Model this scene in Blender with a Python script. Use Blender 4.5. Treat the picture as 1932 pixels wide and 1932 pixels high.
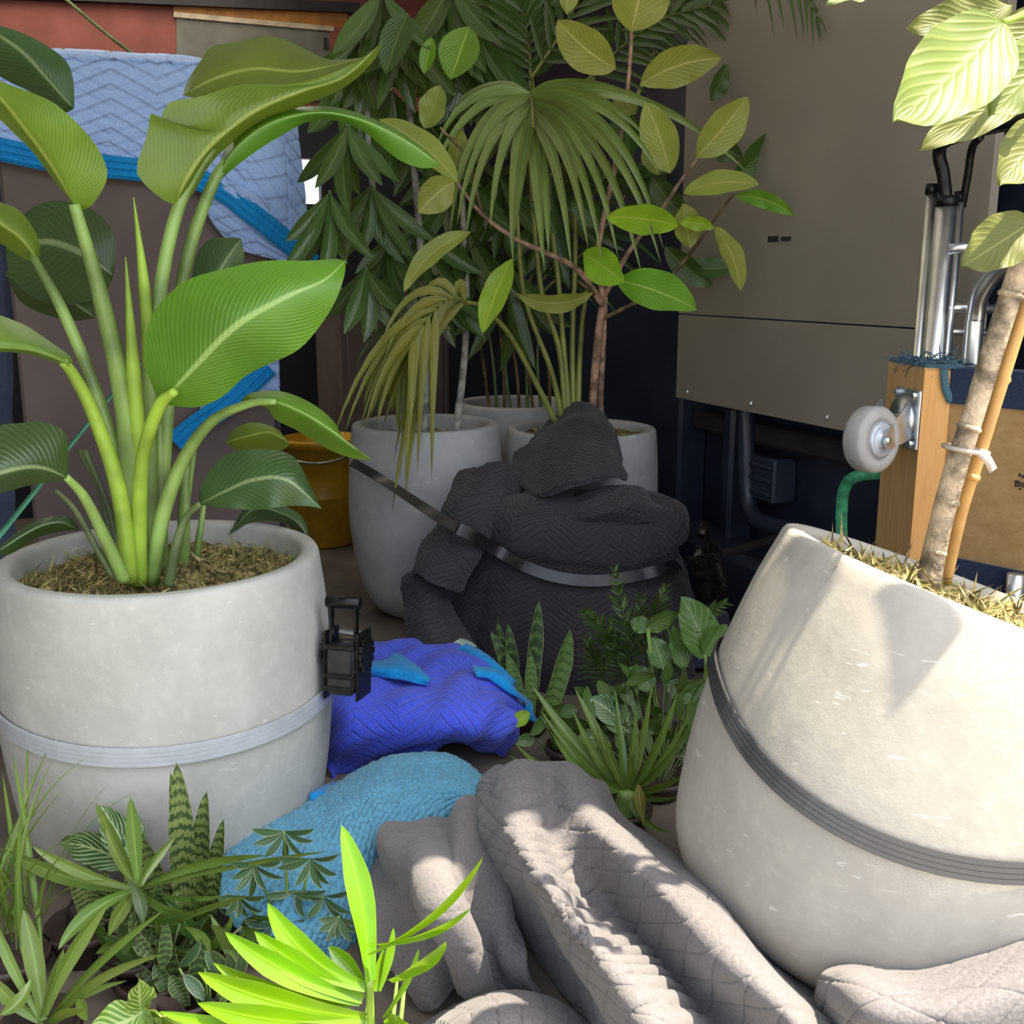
import bpy, math, random
import numpy as np
from mathutils import Vector, Matrix

for o in list(bpy.data.objects):
    bpy.data.objects.remove(o, do_unlink=True)
SC = bpy.context.scene
COL = SC.collection
PI = math.pi

# ------------------------------------------------------------------ camera
F = 2000.0            # focal length in pixels of the 1932 frame
TH = math.radians(12.5)
CZ = 0.92
cd = bpy.data.cameras.new('camera')
cam = bpy.data.objects.new('camera', cd)
COL.objects.link(cam)
cam.location = (0, 0, CZ)
cam.rotation_euler = (PI / 2 - TH, 0, 0)
cd.sensor_width = 36.0
cd.lens = 36.0 * F / 1932.0
cd.clip_start = 0.02
SC.camera = cam

# ------------------------------------------------------------------ world, sun, exposure
W = bpy.data.worlds.new('sky'); SC.world = W
W.use_nodes = True
wn = W.node_tree.nodes; wl = W.node_tree.links
bg = wn['Background']
sky = wn.new('ShaderNodeTexSky')
sky.sky_type = 'NISHITA'
sky.sun_disc = False
sky.sun_elevation = math.radians(66)
sky.sun_rotation = math.radians(120)
sky.air_density = 1.0; sky.dust_density = 2.5; sky.ozone_density = 0.6
hs = wn.new('ShaderNodeHueSaturation'); hs.inputs['Saturation'].default_value = 0.5
wl.new(sky.outputs[0], hs.inputs['Color']); wl.new(hs.outputs[0], bg.inputs[0])
bg.inputs[1].default_value = 0.40
SUN_TRAVEL = Vector((-0.36, 0.085, -0.92)).normalized()
sd = bpy.data.lights.new('sun', 'SUN')
sd.energy = 12.2
sd.angle = math.radians(0.6)
sd.color = (1.0, 0.88, 0.68)
sun = bpy.data.objects.new('sun', sd); COL.objects.link(sun)
sun.rotation_euler = SUN_TRAVEL.to_track_quat('-Z', 'Y').to_euler()
sun.location = (-0.6, -2, 4)
vs = SC.view_settings
vs.view_transform = 'Standard'; vs.look = 'None'; vs.gamma = 1.0
vs.use_curve_mapping = False
vs.exposure = 0.48

# ------------------------------------------------------------------ pixel and truck frames
ct, st_ = math.cos(TH), math.sin(TH)
def ray(px, py):
    x = (px - 966.0) / F; c = (966.0 - py) / F
    return np.array([x, ct + c * st_, -st_ + c * ct])
CAM = np.array([0, 0, CZ])
def PY(px, py, Y):                      # pixel at a given distance
    d = ray(px, py); return CAM + d * (Y / d[1])
def PZ(px, py, z):                      # pixel on a surface at a given height
    d = ray(px, py); return CAM + d * ((z - CZ) / d[2])
PSI = math.radians(22.0)
TA = np.array([-math.sin(PSI), math.cos(PSI)])     # into the truck
TB = np.array([math.cos(PSI), math.sin(PSI)])      # across the truck
def T(s, t, z):
    p = TB * s + TA * t
    return np.array([p[0], p[1], z])
def PT(px, py, t):                      # pixel on a cross plane of the truck
    d = ray(px, py); k = t / (TA @ d[:2]); return CAM + d * k
def PS(px, py, s):                      # pixel on a plane along the truck's side
    d = ray(px, py); k = s / (TB @ d[:2]); return CAM + d * k
def st(p):
    return float(TB @ p[:2]), float(TA @ p[:2])
def pxm(Y, z=0.4):                      # pixels per metre around there
    return F / (Y * ct + (CZ - z) * st_)

# ------------------------------------------------------------------ objects
def root(name, label, cat, loc=(0, 0, 0), group=None):
    o = bpy.data.objects.new(name, None)
    o.empty_display_size = 0.05
    COL.objects.link(o)
    o.location = tuple(float(v) for v in loc)
    o['label'] = label; o['category'] = cat
    if group: o['group'] = group
    return o
def origin(p):
    v = np.zeros(3)
    while p is not None:
        v = v + np.array(p.location); p = p.parent
    return v
def mesh(name, V, Fc, mat=None, parent=None, uv=None, smooth=True, label=None, cat=None, group=None, kind=None, loc=None):
    V = np.asarray(V, float)
    org = origin(parent) if parent is not None else (np.array(loc, float) if loc is not None else V.mean(0) * np.array([1, 1, 0]) + np.array([0, 0, V[:, 2].min()]))
    m = bpy.data.meshes.new(name)
    m.from_pydata((V - org).tolist(), [], [tuple(int(i) for i in f) for f in Fc])
    if uv is not None:
        ul = m.uv_layers.new(name='UVMap')
        li = np.zeros(len(m.loops), int); m.loops.foreach_get('vertex_index', li)
        ul.data.foreach_set('uv', np.asarray(uv, float)[li].ravel())
    if smooth:
        m.polygons.foreach_set('use_smooth', [True] * len(m.polygons))
    m.update()
    o = bpy.data.objects.new(name, m)
    COL.objects.link(o)
    if mat is not None: m.materials.append(mat)
    if parent is not None: o.parent = parent
    else: o.location = tuple(org)
    if label: o['label'] = label
    if cat: o['category'] = cat
    if group: o['group'] = group
    if kind: o['kind'] = kind
    return o
def join(parts):                        # parts: list of (V, F[, uv]) -> one
    V, Fc, U, n = [], [], [], 0
    for p in parts:
        v = np.asarray(p[0], float)
        V.append(v); Fc += [tuple(i + n for i in f) for f in p[1]]
        U.append(np.asarray(p[2], float) if len(p) > 2 and p[2] is not None else np.zeros((len(v), 2)))
        n += len(v)
    return np.vstack(V), Fc, np.vstack(U)
def cr(P, n):                           # Catmull-Rom resample along axis 0 to n points
    P = np.asarray(P, float)
    k = len(P)
    if k == 2:
        u = np.linspace(0, 1, n).reshape((-1,) + (1,) * (P.ndim - 1))
        return P[0] * (1 - u) + P[1] * u
    E = np.concatenate([[2 * P[0] - P[1]], P, [2 * P[-1] - P[-2]]])
    u = np.linspace(0, k - 1, n); i = np.minimum(u.astype(int), k - 2); f = (u - i).reshape((-1,) + (1,) * (P.ndim - 1))
    a, b, c, d = E[i], E[i + 1], E[i + 2], E[i + 3]
    return 0.5 * (2 * b + (c - a) * f + (2 * a - 5 * b + 4 * c - d) * f ** 2 + (3 * b - a - 3 * c + d) * f ** 3)
def arc_resample(P, n):                 # smooth, evenly spaced
    Q = cr(P, 80); s = np.concatenate([[0], np.cumsum(np.linalg.norm(np.diff(Q[:, :2], axis=0), axis=1))])
    u = np.linspace(0, s[-1], n)
    return np.stack([np.interp(u, s, Q[:, j]) for j in range(Q.shape[1])], 1)
def gridF(r, c, wrap=False):
    out = []
    for i in range(r - 1):
        for j in range(c if wrap else c - 1):
            k = (j + 1) % c
            out.append((i * c + j, i * c + k, (i + 1) * c + k, (i + 1) * c + j))
    return out
def box_vf(c, sx, sy, sz, R=None, bev=0.0):
    # box centred at c with full sizes, axes from R columns, optional chamfer
    c = np.asarray(c, float); R = np.eye(3) if R is None else np.asarray(R, float)
    h = np.array([sx, sy, sz]) / 2
    b = min(bev, h.min() * 0.9)
    if b <= 0:
        P = np.array([[x, y, z] for x in (-1, 1) for y in (-1, 1) for z in (-1, 1)]) * h
        Fc = [(0, 1, 3, 2), (4, 6, 7, 5), (0, 4, 5, 1), (2, 3, 7, 6), (0, 2, 6, 4), (1, 5, 7, 3)]
        return c + P @ R.T, Fc
    P = []; idx = {}
    for x in (-1, 1):
        for y in (-1, 1):
            for z in (-1, 1):
                for ax in range(3):
                    s = np.array([x, y, z], float); p = s * (h - b); p[ax] = s[ax] * h[ax]
                    idx[(x, y, z, ax)] = len(P); P.append(p)
    Fc = []
    for ax in range(3):
        o = [a for a in range(3) if a != ax]
        for s in (-1, 1):
            def key(u, v):
                k = [0, 0, 0]; k[ax] = s; k[o[0]] = u; k[o[1]] = v; return idx[(k[0], k[1], k[2], ax)]
            Fc.append((key(-1, -1), key(1, -1), key(1, 1), key(-1, 1)))
        for u in (-1, 1):
            for v in (-1, 1):
                def k2(w, a):
                    k = [0, 0, 0]; k[ax] = w; k[o[0]] = u; k[o[1]] = v; return idx[(k[0], k[1], k[2], a)]
                Fc.append((k2(-1, o[0]), k2(1, o[0]), k2(1, o[1]), k2(-1, o[1])))
    for x in (-1, 1):
        for y in (-1, 1):
            for z in (-1, 1):
                Fc.append(tuple(idx[(x, y, z, a)] for a in range(3)))
    return c + np.array(P) @ R.T, Fc
RT = np.array([[TB[0], TA[0], 0], [TB[1], TA[1], 0], [0, 0, 1]])     # truck axes as columns
def tbox(s0, s1, t0, t1, z0, z1, bev=0.0):
    return box_vf(T((s0 + s1) / 2, (t0 + t1) / 2, (z0 + z1) / 2), s1 - s0, t1 - t0, z1 - z0, RT, bev)
def frames(P):
    P = np.asarray(P, float); n = len(P)
    t = np.gradient(P, axis=0); t /= np.linalg.norm(t, axis=1)[:, None] + 1e-12
    up = np.array([0, 0, 1.0]) if abs(t[0][2]) < 0.9 else np.array([0, 1.0, 0])
    u = np.cross(up, t[0]); u /= np.linalg.norm(u)
    U, Vv = [], []
    for i in range(n):
        u = u - t[i] * (u @ t[i]); u /= np.linalg.norm(u) + 1e-12
        U.append(u); Vv.append(np.cross(t[i], u))
    return t, np.array(U), np.array(Vv)
def tube_vf(P, r, seg=10, n=None, cap=True, flat=1.0):
    P = np.asarray(P, float)
    if n: P = cr(P, n)
    k = len(P); r = np.interp(np.linspace(0, 1, k), np.linspace(0, 1, len(np.atleast_1d(r))), np.atleast_1d(r))
    t, U, Vv = frames(P)
    a = np.linspace(0, 2 * PI, seg, endpoint=False)
    V = (P[:, None] + r[:, None, None] * (np.cos(a)[None, :, None] * U[:, None] + flat * np.sin(a)[None, :, None] * Vv[:, None])).reshape(-1, 3)
    Fc = gridF(k, seg, True)
    if cap:
        Fc += [tuple(range(seg))[::-1], tuple(range((k - 1) * seg, k * seg))]
    uv = np.stack([np.tile(np.arange(seg) / seg, k), np.repeat(np.linspace(0, 1, k), seg)], 1)
    return V, Fc, uv
def lathe_vf(prof, seg=72, M=None):
    prof = np.asarray(prof, float); k = len(prof)
    a = np.linspace(0, 2 * PI, seg, endpoint=False)
    V = np.stack([prof[:, 0][:, None] * np.cos(a), prof[:, 0][:, None] * np.sin(a), np.repeat(prof[:, 1][:, None], seg, 1)], -1).reshape(-1, 3)
    if M is not None: V = V @ np.array(M.to_3x3()).T + np.array(M.translation)
    return V, gridF(k, seg, True)
def band_vf(P, Nrm, w, th=0.0025):      # flat webbing along P, face normal Nrm (per point), width vector from cross
    P = np.asarray(P, float); Nrm = np.asarray(Nrm, float); Nrm = Nrm / np.linalg.norm(Nrm, axis=1)[:, None]
    t = np.gradient(P, axis=0); t /= np.linalg.norm(t, axis=1)[:, None] + 1e-12
    S = np.cross(t, Nrm); S /= np.linalg.norm(S, axis=1)[:, None] + 1e-12
    w = np.broadcast_to(np.asarray(w, float), (len(P),))[:, None] / 2
    ring = [P + S * w, P + S * w + Nrm * th, P - S * w + Nrm * th, P - S * w]
    V = np.stack(ring, 1).reshape(-1, 3)
    k = len(P)
    Fc = gridF(k, 4, True) + [(0, 1, 2, 3), tuple((k - 1) * 4 + i for i in (3, 2, 1, 0))]
    return V, Fc

# ------------------------------------------------------------------ materials
class NT:
    def __init__(s, name):
        s.m = bpy.data.materials.new(name); s.m.use_nodes = True
        s.t = s.m.node_tree; s.b = s.t.nodes['Principled BSDF']; s.o = s.t.nodes['Material Output']
    def nd(s, ty, **kw):
        n = s.t.nodes.new(ty)
        for k, v in kw.items(): setattr(n, k, v)
        return n
    def put(s, sock, v):
        if hasattr(v, 'is_output'): s.t.links.new(v, sock)
        else:
            if isinstance(v, tuple) and len(v) == 3 and sock.type == 'RGBA': v = v + (1.0,)
            sock.default_value = v
    def math(s, op, a, b=0.0, c=0.0, clamp=False):
        n = s.nd('ShaderNodeMath', operation=op); n.use_clamp = clamp
        for i, v in enumerate((a, b, c)): s.put(n.inputs[i], v)
        return n.outputs[0]
    def mix(s, f, a, b, blend='MIX'):
        n = s.nd('ShaderNodeMixRGB', blend_type=blend)
        s.put(n.inputs[0], f); s.put(n.inputs[1], a); s.put(n.inputs[2], b)
        return n.outputs[0]
    def noise(s, scale, detail=3.0, vec=None, rough=0.5, dist=0.0):
        n = s.nd('ShaderNodeTexNoise')
        n.inputs['Scale'].default_value = scale; n.inputs['Detail'].default_value = detail
        n.inputs['Roughness'].default_value = rough; n.inputs['Distortion'].default_value = dist
        s.put(n.inputs['Vector'], vec if vec is not None else s.coord('Object'))
        return n.outputs[0]
    def coord(s, k):
        return s.nd('ShaderNodeTexCoord').outputs[k]
    def uv(s):
        n = s.nd('ShaderNodeSeparateXYZ'); s.put(n.inputs[0], s.coord('UV')); return n.outputs[0], n.outputs[1]
    def xyz(s, vec):
        n = s.nd('ShaderNodeSeparateXYZ'); s.put(n.inputs[0], vec); return n.outputs
    def mapv(s, vec, scale):
        n = s.nd('ShaderNodeMapping'); s.put(n.inputs[0], vec); n.inputs['Scale'].default_value = scale; return n.outputs[0]
    def ramp(s, f, lo, hi):
        n = s.nd('ShaderNodeMapRange'); n.interpolation_type = 'SMOOTHSTEP'
        s.put(n.inputs[0], f); n.inputs[1].default_value = lo; n.inputs[2].default_value = hi
        return n.outputs[0]
    def bump(s, h, dist, strength=1.0):
        n = s.nd('ShaderNodeBump'); n.inputs['Strength'].default_value = strength; n.inputs['Distance'].default_value = dist
        s.put(n.inputs['Height'], h); s.t.links.new(n.outputs[0], s.b.inputs['Normal']); return n
    def set(s, color=None, rough=None, metal=None, spec=None):
        if color is not None: s.put(s.b.inputs['Base Color'], color)
        if rough is not None: s.put(s.b.inputs['Roughness'], rough)
        if metal is not None: s.b.inputs['Metallic'].default_value = metal
        if spec is not None: s.b.inputs['Specular IOR Level'].default_value = spec
        return s.m
def plain(name, c, rough=0.6, metal=0.0, var=0.12, scale=18.0, bump=0.0, spec=0.5):
    n = NT(name)
    f = n.noise(scale, 4.0)
    d = tuple(v * (1 - var * 2) for v in c); l = tuple(min(1, v * (1 + var * 1.6)) for v in c)
    if bump: n.bump(n.noise(scale * 6, 3.0), bump)
    return n.set(n.mix(n.ramp(f, 0.3, 0.7), d, l), rough, metal, spec)
def leafmat(name, c, vein, rib, n=14, vs=0.35, slope=0.5, rough=0.35, tr=0.3, sharp=3.0, edge=None, back=None, trc=None, bands=None, ribw=0.05, spec=0.5, var=0.28, bmp=0.22):
    N = NT(name)
    u, v = N.uv()
    a = N.math('ABSOLUTE', N.math('SUBTRACT', N.math('MULTIPLY', u, 2.0), 1.0))
    ph = N.math('MULTIPLY', N.math('SUBTRACT', v, N.math('MULTIPLY', a, slope * 0.3)), float(n) * 2 * PI)
    wv = N.math('POWER', N.math('ADD', N.math('MULTIPLY', N.math('SINE', ph), 0.5), 0.5), sharp)
    info = N.nd('ShaderNodeObjectInfo').outputs['Random']
    val = N.math('ADD', N.math('MULTIPLY', info, var), 1.0 - var / 2)
    n1 = N.noise(9.0, 3.0)
    hsv = N.nd('ShaderNodeHueSaturation')
    base = N.mix(N.ramp(n1, 0.25, 0.75), tuple(x * 0.82 for x in c), tuple(min(1, x * 1.15) for x in c))
    N.put(hsv.inputs['Color'], base); N.put(hsv.inputs['Value'], val)
    N.put(hsv.inputs['Hue'], N.math('ADD', N.math('MULTIPLY', info, 0.03), 0.485))
    col = hsv.outputs[0]
    col = N.mix(N.math('MULTIPLY', wv, vs), col, vein)
    if bands:
        bc, bn, bw = bands
        nz = N.noise(6.0, 2.0, N.mapv(N.coord('UV'), (2.0, bn * 0.35, 1.0)))
        bb = N.math('SINE', N.math('ADD', N.math('MULTIPLY', v, bn * 2 * PI), N.math('ADD', N.math('MULTIPLY', nz, 9.0), N.math('MULTIPLY', a, 1.5))))
        col = N.mix(N.ramp(bb, bw - 0.25, bw + 0.25), col, bc)
    if edge:
        col = N.mix(N.ramp(a, edge[1], edge[1] + 0.12), col, edge[0])
    col = N.mix(N.math('SUBTRACT', 1.0, N.ramp(a, ribw * 0.6, ribw * 1.8)), col, rib)
    if back:
        geo = N.nd('ShaderNodeNewGeometry').outputs['Backfacing']
        col = N.mix(N.math('MULTIPLY', geo, 0.85), col, back)
    N.set(col, rough, 0.0, spec)
    N.bump(N.math('SUBTRACT', wv, N.math('MULTIPLY', N.ramp(a, 0.0, 0.12), 0.8)), 0.0025, bmp)
    tb = N.nd('ShaderNodeBsdfTranslucent')
    N.put(tb.inputs[0], trc if trc else N.mix(0.5, col, (0.45, 0.6, 0.05)))
    ms = N.nd('ShaderNodeMixShader'); ms.inputs[0].default_value = tr
    N.t.links.new(N.b.outputs[0], ms.inputs[1]); N.t.links.new(tb.outputs[0], ms.inputs[2])
    N.t.links.new(ms.outputs[0], N.o.inputs[0])
    return N.m
def concrete(name, c):
    N = NT(name)
    a = N.noise(7.0, 6.0, rough=0.65); b = N.noise(55.0, 4.0, rough=0.7)
    col = N.mix(N.ramp(a, 0.3, 0.7), tuple(x * 0.86 for x in c), tuple(x * 1.08 for x in c))
    col = N.mix(N.math('MULTIPLY', N.ramp(b, 0.5, 0.75), 0.35), col, tuple(min(1, x * 1.25) for x in c))
    sc = N.noise(18.0, 2.0, N.mapv(N.coord('Object'), (1, 1, 6.0)), dist=1.5)
    col = N.mix(N.math('MULTIPLY', N.ramp(sc, 0.69, 0.73), 0.35), col, (0.75, 0.75, 0.72))
    N.bump(N.math('ADD', a, N.math('MULTIPLY', b, 0.3)), 0.003, 0.5)
    return N.set(col, 0.72, 0.0, 0.35)
def fabric(name, c, c2=None, scale=260.0, bump=0.0008, rough=0.95, big=5.0, mixv=0.5, quilt=None):
    N = NT(name)
    c2 = c2 or tuple(x * 0.72 for x in c)
    a = N.noise(big, 4.0); b = N.noise(scale, 2.0)
    col = N.mix(N.ramp(a, 0.3, 0.7), c2, c)
    col = N.mix(N.math('MULTIPLY', N.ramp(b, 0.35, 0.65), mixv), col, tuple(min(1, x * 1.3) for x in c))
    h = b
    if quilt:
        sp, per, amp, lc, st = quilt
        u, v = N.uv()
        tri = N.math('PINGPONG', N.math('DIVIDE', v, per), 0.5)
        w = N.math('DIVIDE', N.math('ADD', u, N.math('MULTIPLY', tri, amp * 2)), sp)
        d = N.math('PINGPONG', w, 0.5)
        ln = N.math('SUBTRACT', 1.0, N.ramp(d, 0.0, 0.16))
        col = N.mix(N.math('MULTIPLY', ln, st), col, lc)
        h = N.math('SUBTRACT', N.math('MULTIPLY', b, 0.25), N.math('MULTIPLY', ln, 1.6))
    N.bump(h, bump)
    N.b.inputs['Sheen Weight'].default_value = 0.15
    return N.set(col, rough, 0.0, 0.15)
def woodmat(name, c, c2, axis=2, scale=10.0):
    N = NT(name)
    sc = [scale * 3] * 3; sc[axis] = scale * 0.25
    f = N.noise(1.5, 5.0, N.mapv(N.coord('Object'), tuple(sc)), dist=1.2)
    g = N.noise(6.0, 3.0, N.mapv(N.coord('Object'), tuple(sc)))
    col = N.mix(N.ramp(f, 0.3, 0.7), c, c2)
    col = N.mix(N.math('MULTIPLY', N.ramp(g, 0.55, 0.75), 0.3), col, tuple(x * 0.5 for x in c2))
    N.bump(g, 0.0006)
    return N.set(col, 0.6, 0.0, 0.3)

M = {}
M['concrete'] = concrete('concrete_pale', (0.44, 0.44, 0.405))
M['concrete_grey'] = concrete('concrete_grey', (0.40, 0.395, 0.39))
M['concrete_tan'] = concrete('concrete_tan', (0.355, 0.335, 0.295))
M['fig_sun'] = leafmat('fig_sunlit', (0.10, 0.135, 0.020), (0.135, 0.17, 0.03), (0.18, 0.21, 0.045), 9, 0.4, 1.3, 0.5, 0.12, ribw=0.022, spec=0.3)
M['fig_sun2'] = leafmat('fig_sunlit_olive', (0.105, 0.12, 0.018), (0.14, 0.155, 0.03), (0.2, 0.21, 0.05), 10, 0.35, 1.3, 0.5, 0.12, ribw=0.025, spec=0.3)
M['moss'] = plain('moss', (0.30, 0.235, 0.09), 0.95, var=0.4, scale=60, bump=0.004)
M['moss_tan'] = plain('moss_strand', (0.50, 0.39, 0.18), 0.9, var=0.35, scale=40)
M['moss_green'] = plain('moss_green', (0.26, 0.25, 0.075), 0.9, var=0.35, scale=40)
M['soil'] = plain('soil', (0.03, 0.022, 0.015), 0.95, var=0.4, scale=60, bump=0.004)
M['strap_grey'] = plain('strap_grey', (0.42, 0.44, 0.47), 0.28, var=0.03, scale=40, spec=0.7)
M['strap_black'] = plain('strap_black', (0.016, 0.015, 0.017), 0.3, var=0.2, scale=60)
M['strap_green'] = plain('strap_green', (0.05, 0.30, 0.14), 0.6, var=0.2, scale=60)
M['black_metal'] = plain('black_metal', (0.015, 0.014, 0.014), 0.35, 0.6, var=0.3, scale=60)
M['steel'] = plain('steel', (0.85, 0.85, 0.83), 0.30, 1.0, var=0.08, scale=15)
M['zinc'] = plain('zinc', (0.58, 0.61, 0.64), 0.32, 0.9, var=0.15, scale=25)
M['tyre'] = plain('grey_tyre', (0.30, 0.295, 0.285), 0.6, var=0.03, scale=50)
M['hub'] = plain('hub', (0.42, 0.46, 0.52), 0.4, 0.4, var=0.1)
M['wood'] = woodmat('oak_end', (0.42, 0.25, 0.10), (0.50, 0.31, 0.13), 2)
M['wood_orange'] = woodmat('oak_edge', (0.55, 0.28, 0.085), (0.62, 0.34, 0.12), 2)
M['wood_face'] = woodmat('oak_face', (0.42, 0.27, 0.115), (0.36, 0.215, 0.085), 0)
M['carpet'] = fabric('navy_carpet', (0.02, 0.035, 0.075), (0.012, 0.02, 0.045), 420, 0.003)
M['fray'] = fabric('frayed_carpet', (0.06, 0.13, 0.17), (0.03, 0.07, 0.11), 420, 0.003)
M['navy'] = plain('navy_paint', (0.018, 0.024, 0.042), 0.4, 0.0, var=0.15, scale=6)
M['navy_dark'] = plain('navy_dark', (0.010, 0.012, 0.020), 0.6, 0.0, var=0.2, scale=6)
M['floor'] = plain('truck_floor', (0.15, 0.125, 0.10), 0.7, var=0.2, scale=5, bump=0.001)
M['red'] = plain('red_paint', (0.30, 0.085, 0.07), 0.7, var=0.15, scale=4)
M['grey_panel'] = plain('grey_panel', (0.265, 0.232, 0.185), 0.55, var=0.07, scale=1.8)
def added_skylight():  # for the unseen roof panel added to lighten the rear
    N = NT('added_translucent_roof'); tb = N.nd('ShaderNodeBsdfTranslucent'); N.put(tb.inputs[0], N.mix(N.noise(3.0), (0.60, 0.60, 0.57), (0.68, 0.67, 0.64)))
    N.t.links.new(tb.outputs[0], N.o.inputs[0]); return N.m
M['added_skylight'] = added_skylight()
def added_roofskin():  # for the unseen roof sheet added to raise the interior light
    N = NT('added_translucent_skin'); tb = N.nd('ShaderNodeBsdfTranslucent'); N.put(tb.inputs[0], N.mix(N.noise(2.0), (0.17, 0.168, 0.16), (0.21, 0.208, 0.20)))
    df = N.nd('ShaderNodeBsdfDiffuse'); df.inputs[0].default_value = (0.5, 0.5, 0.48, 1)
    ad = N.nd('ShaderNodeAddShader'); N.t.links.new(tb.outputs[0], ad.inputs[0]); N.t.links.new(df.outputs[0], ad.inputs[1]); N.t.links.new(ad.outputs[0], N.o.inputs[0]); return N.m
M['added_roof_thin'] = added_roofskin()
M['roof'] = plain('roof_skin', (0.30, 0.30, 0.29), 0.6, var=0.05)
M['mauve'] = plain('mauve_board', (0.15, 0.112, 0.10), 0.7, var=0.12, scale=3.0)
M['orange'] = plain('orange_trim', (0.42, 0.17, 0.03), 0.6)
M['shutter'] = plain('shutter_grey', (0.17, 0.165, 0.14), 0.6, var=0.08)
M['cream'] = plain('cream_edge', (0.55, 0.45, 0.33), 0.6)
M['dark'] = plain('dark_trim', (0.025, 0.02, 0.025), 0.6)
M['yellow'] = plain('yellow_plastic', (0.55, 0.30, 0.01), 0.45, var=0.08)
M['asphalt'] = plain('asphalt', (0.30, 0.29, 0.27), 0.9, var=0.15, scale=3)
M['q_lightblue'] = fabric('quilt_light_blue', (0.38, 0.54, 0.94), (0.33, 0.47, 0.88), bump=0.0015, quilt=(0.04, 0.22, 0.06, (0.22, 0.29, 0.52), 0.4))
M['binding'] = fabric('binding_cyan', (0.01, 0.26, 0.62), (0.01, 0.20, 0.52), 120)
M['q_charcoal'] = fabric('quilt_charcoal', (0.040, 0.038, 0.042), (0.027, 0.026, 0.031), bump=0.003, quilt=(0.0135, 0.15, 0.05, (0.010, 0.010, 0.012), 0.75))
M['q_blue'] = fabric('quilt_royal_blue', (0.075, 0.115, 0.74), (0.055, 0.08, 0.58), bump=0.0015, quilt=(0.02, 0.16, 0.07, (0.20, 0.22, 0.70), 0.28))
M['q_teal'] = fabric('quilt_teal', (0.10, 0.29, 0.42), (0.075, 0.225, 0.34), 150, 0.003)
M['q_grey'] = fabric('quilt_grey', (0.136, 0.128, 0.130), (0.110, 0.103, 0.107))
M['bark'] = plain('bark', (0.34, 0.27, 0.185), 0.85, var=0.35, scale=35, bump=0.003)
M['bark_pink'] = plain('bark_pink', (0.36, 0.22, 0.15), 0.8, var=0.3, scale=30, bump=0.002)
M['bark_grey'] = plain('bark_grey', (0.30, 0.29, 0.26), 0.85, var=0.3, scale=30, bump=0.002)
M['cane'] = plain('bamboo_cane', (0.52, 0.29, 0.09), 0.5, var=0.15, scale=12)
M['twig'] = plain('twig', (0.16, 0.11, 0.045), 0.8, var=0.3, scale=30)
M['petiole'] = plain('petiole', (0.20, 0.31, 0.075), 0.4, var=0.25, scale=9)
M['petiole_lime'] = plain('petiole_lime', (0.27, 0.42, 0.045), 0.4, var=0.2, scale=9)
M['petiole_dark'] = plain('petiole_dark', (0.10, 0.14, 0.05), 0.5, var=0.25, scale=9)
M['palm_stem'] = plain('palm_stem', (0.19, 0.21, 0.045), 0.45, var=0.2, scale=9)
M['tie'] = plain('clear_tie', (0.45, 0.38, 0.32), 0.35)
M['pot_black'] = plain('nursery_pot', (0.045, 0.028, 0.024), 0.5)
M['ink'] = plain('ink', (0.03, 0.025, 0.02), 0.8)
M['tag'] = plain('pale_tag', (0.55, 0.70, 0.62), 0.6)
# foliage
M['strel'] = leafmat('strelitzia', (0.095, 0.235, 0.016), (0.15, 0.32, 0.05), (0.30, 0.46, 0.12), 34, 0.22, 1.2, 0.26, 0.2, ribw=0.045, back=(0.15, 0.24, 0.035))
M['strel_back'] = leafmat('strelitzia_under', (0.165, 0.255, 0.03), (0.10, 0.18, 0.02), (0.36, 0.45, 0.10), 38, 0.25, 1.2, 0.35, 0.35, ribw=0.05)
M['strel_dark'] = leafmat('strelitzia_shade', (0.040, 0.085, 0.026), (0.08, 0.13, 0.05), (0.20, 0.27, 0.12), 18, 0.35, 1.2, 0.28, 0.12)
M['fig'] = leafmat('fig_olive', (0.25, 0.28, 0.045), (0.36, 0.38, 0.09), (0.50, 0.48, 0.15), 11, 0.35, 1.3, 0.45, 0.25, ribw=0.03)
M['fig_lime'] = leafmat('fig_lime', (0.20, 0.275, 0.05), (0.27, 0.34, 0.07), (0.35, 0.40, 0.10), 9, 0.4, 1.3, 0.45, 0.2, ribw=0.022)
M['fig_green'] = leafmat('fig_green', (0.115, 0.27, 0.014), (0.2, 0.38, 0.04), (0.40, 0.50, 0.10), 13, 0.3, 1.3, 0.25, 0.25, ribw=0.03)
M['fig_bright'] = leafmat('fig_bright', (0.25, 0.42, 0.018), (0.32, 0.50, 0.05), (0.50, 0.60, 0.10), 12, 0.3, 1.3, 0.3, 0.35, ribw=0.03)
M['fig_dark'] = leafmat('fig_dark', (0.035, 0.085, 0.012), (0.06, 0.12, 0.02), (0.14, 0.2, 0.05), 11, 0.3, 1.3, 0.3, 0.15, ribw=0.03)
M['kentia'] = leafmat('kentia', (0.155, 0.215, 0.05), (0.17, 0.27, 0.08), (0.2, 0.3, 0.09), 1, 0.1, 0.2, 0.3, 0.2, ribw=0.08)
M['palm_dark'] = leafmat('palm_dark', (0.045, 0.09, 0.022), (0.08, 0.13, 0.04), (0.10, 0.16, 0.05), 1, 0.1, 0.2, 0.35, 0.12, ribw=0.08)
M['palm_yellow'] = leafmat('palm_yellowing', (0.19, 0.20, 0.03), (0.32, 0.24, 0.03), (0.30, 0.28, 0.07), 1, 0.3, 0.2, 0.5, 0.2, ribw=0.1, var=0.5)
M['scheff'] = leafmat('schefflera', (0.052, 0.10, 0.022), (0.07, 0.12, 0.03), (0.12, 0.18, 0.06), 9, 0.25, 1.2, 0.2, 0.12, ribw=0.05)
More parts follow.
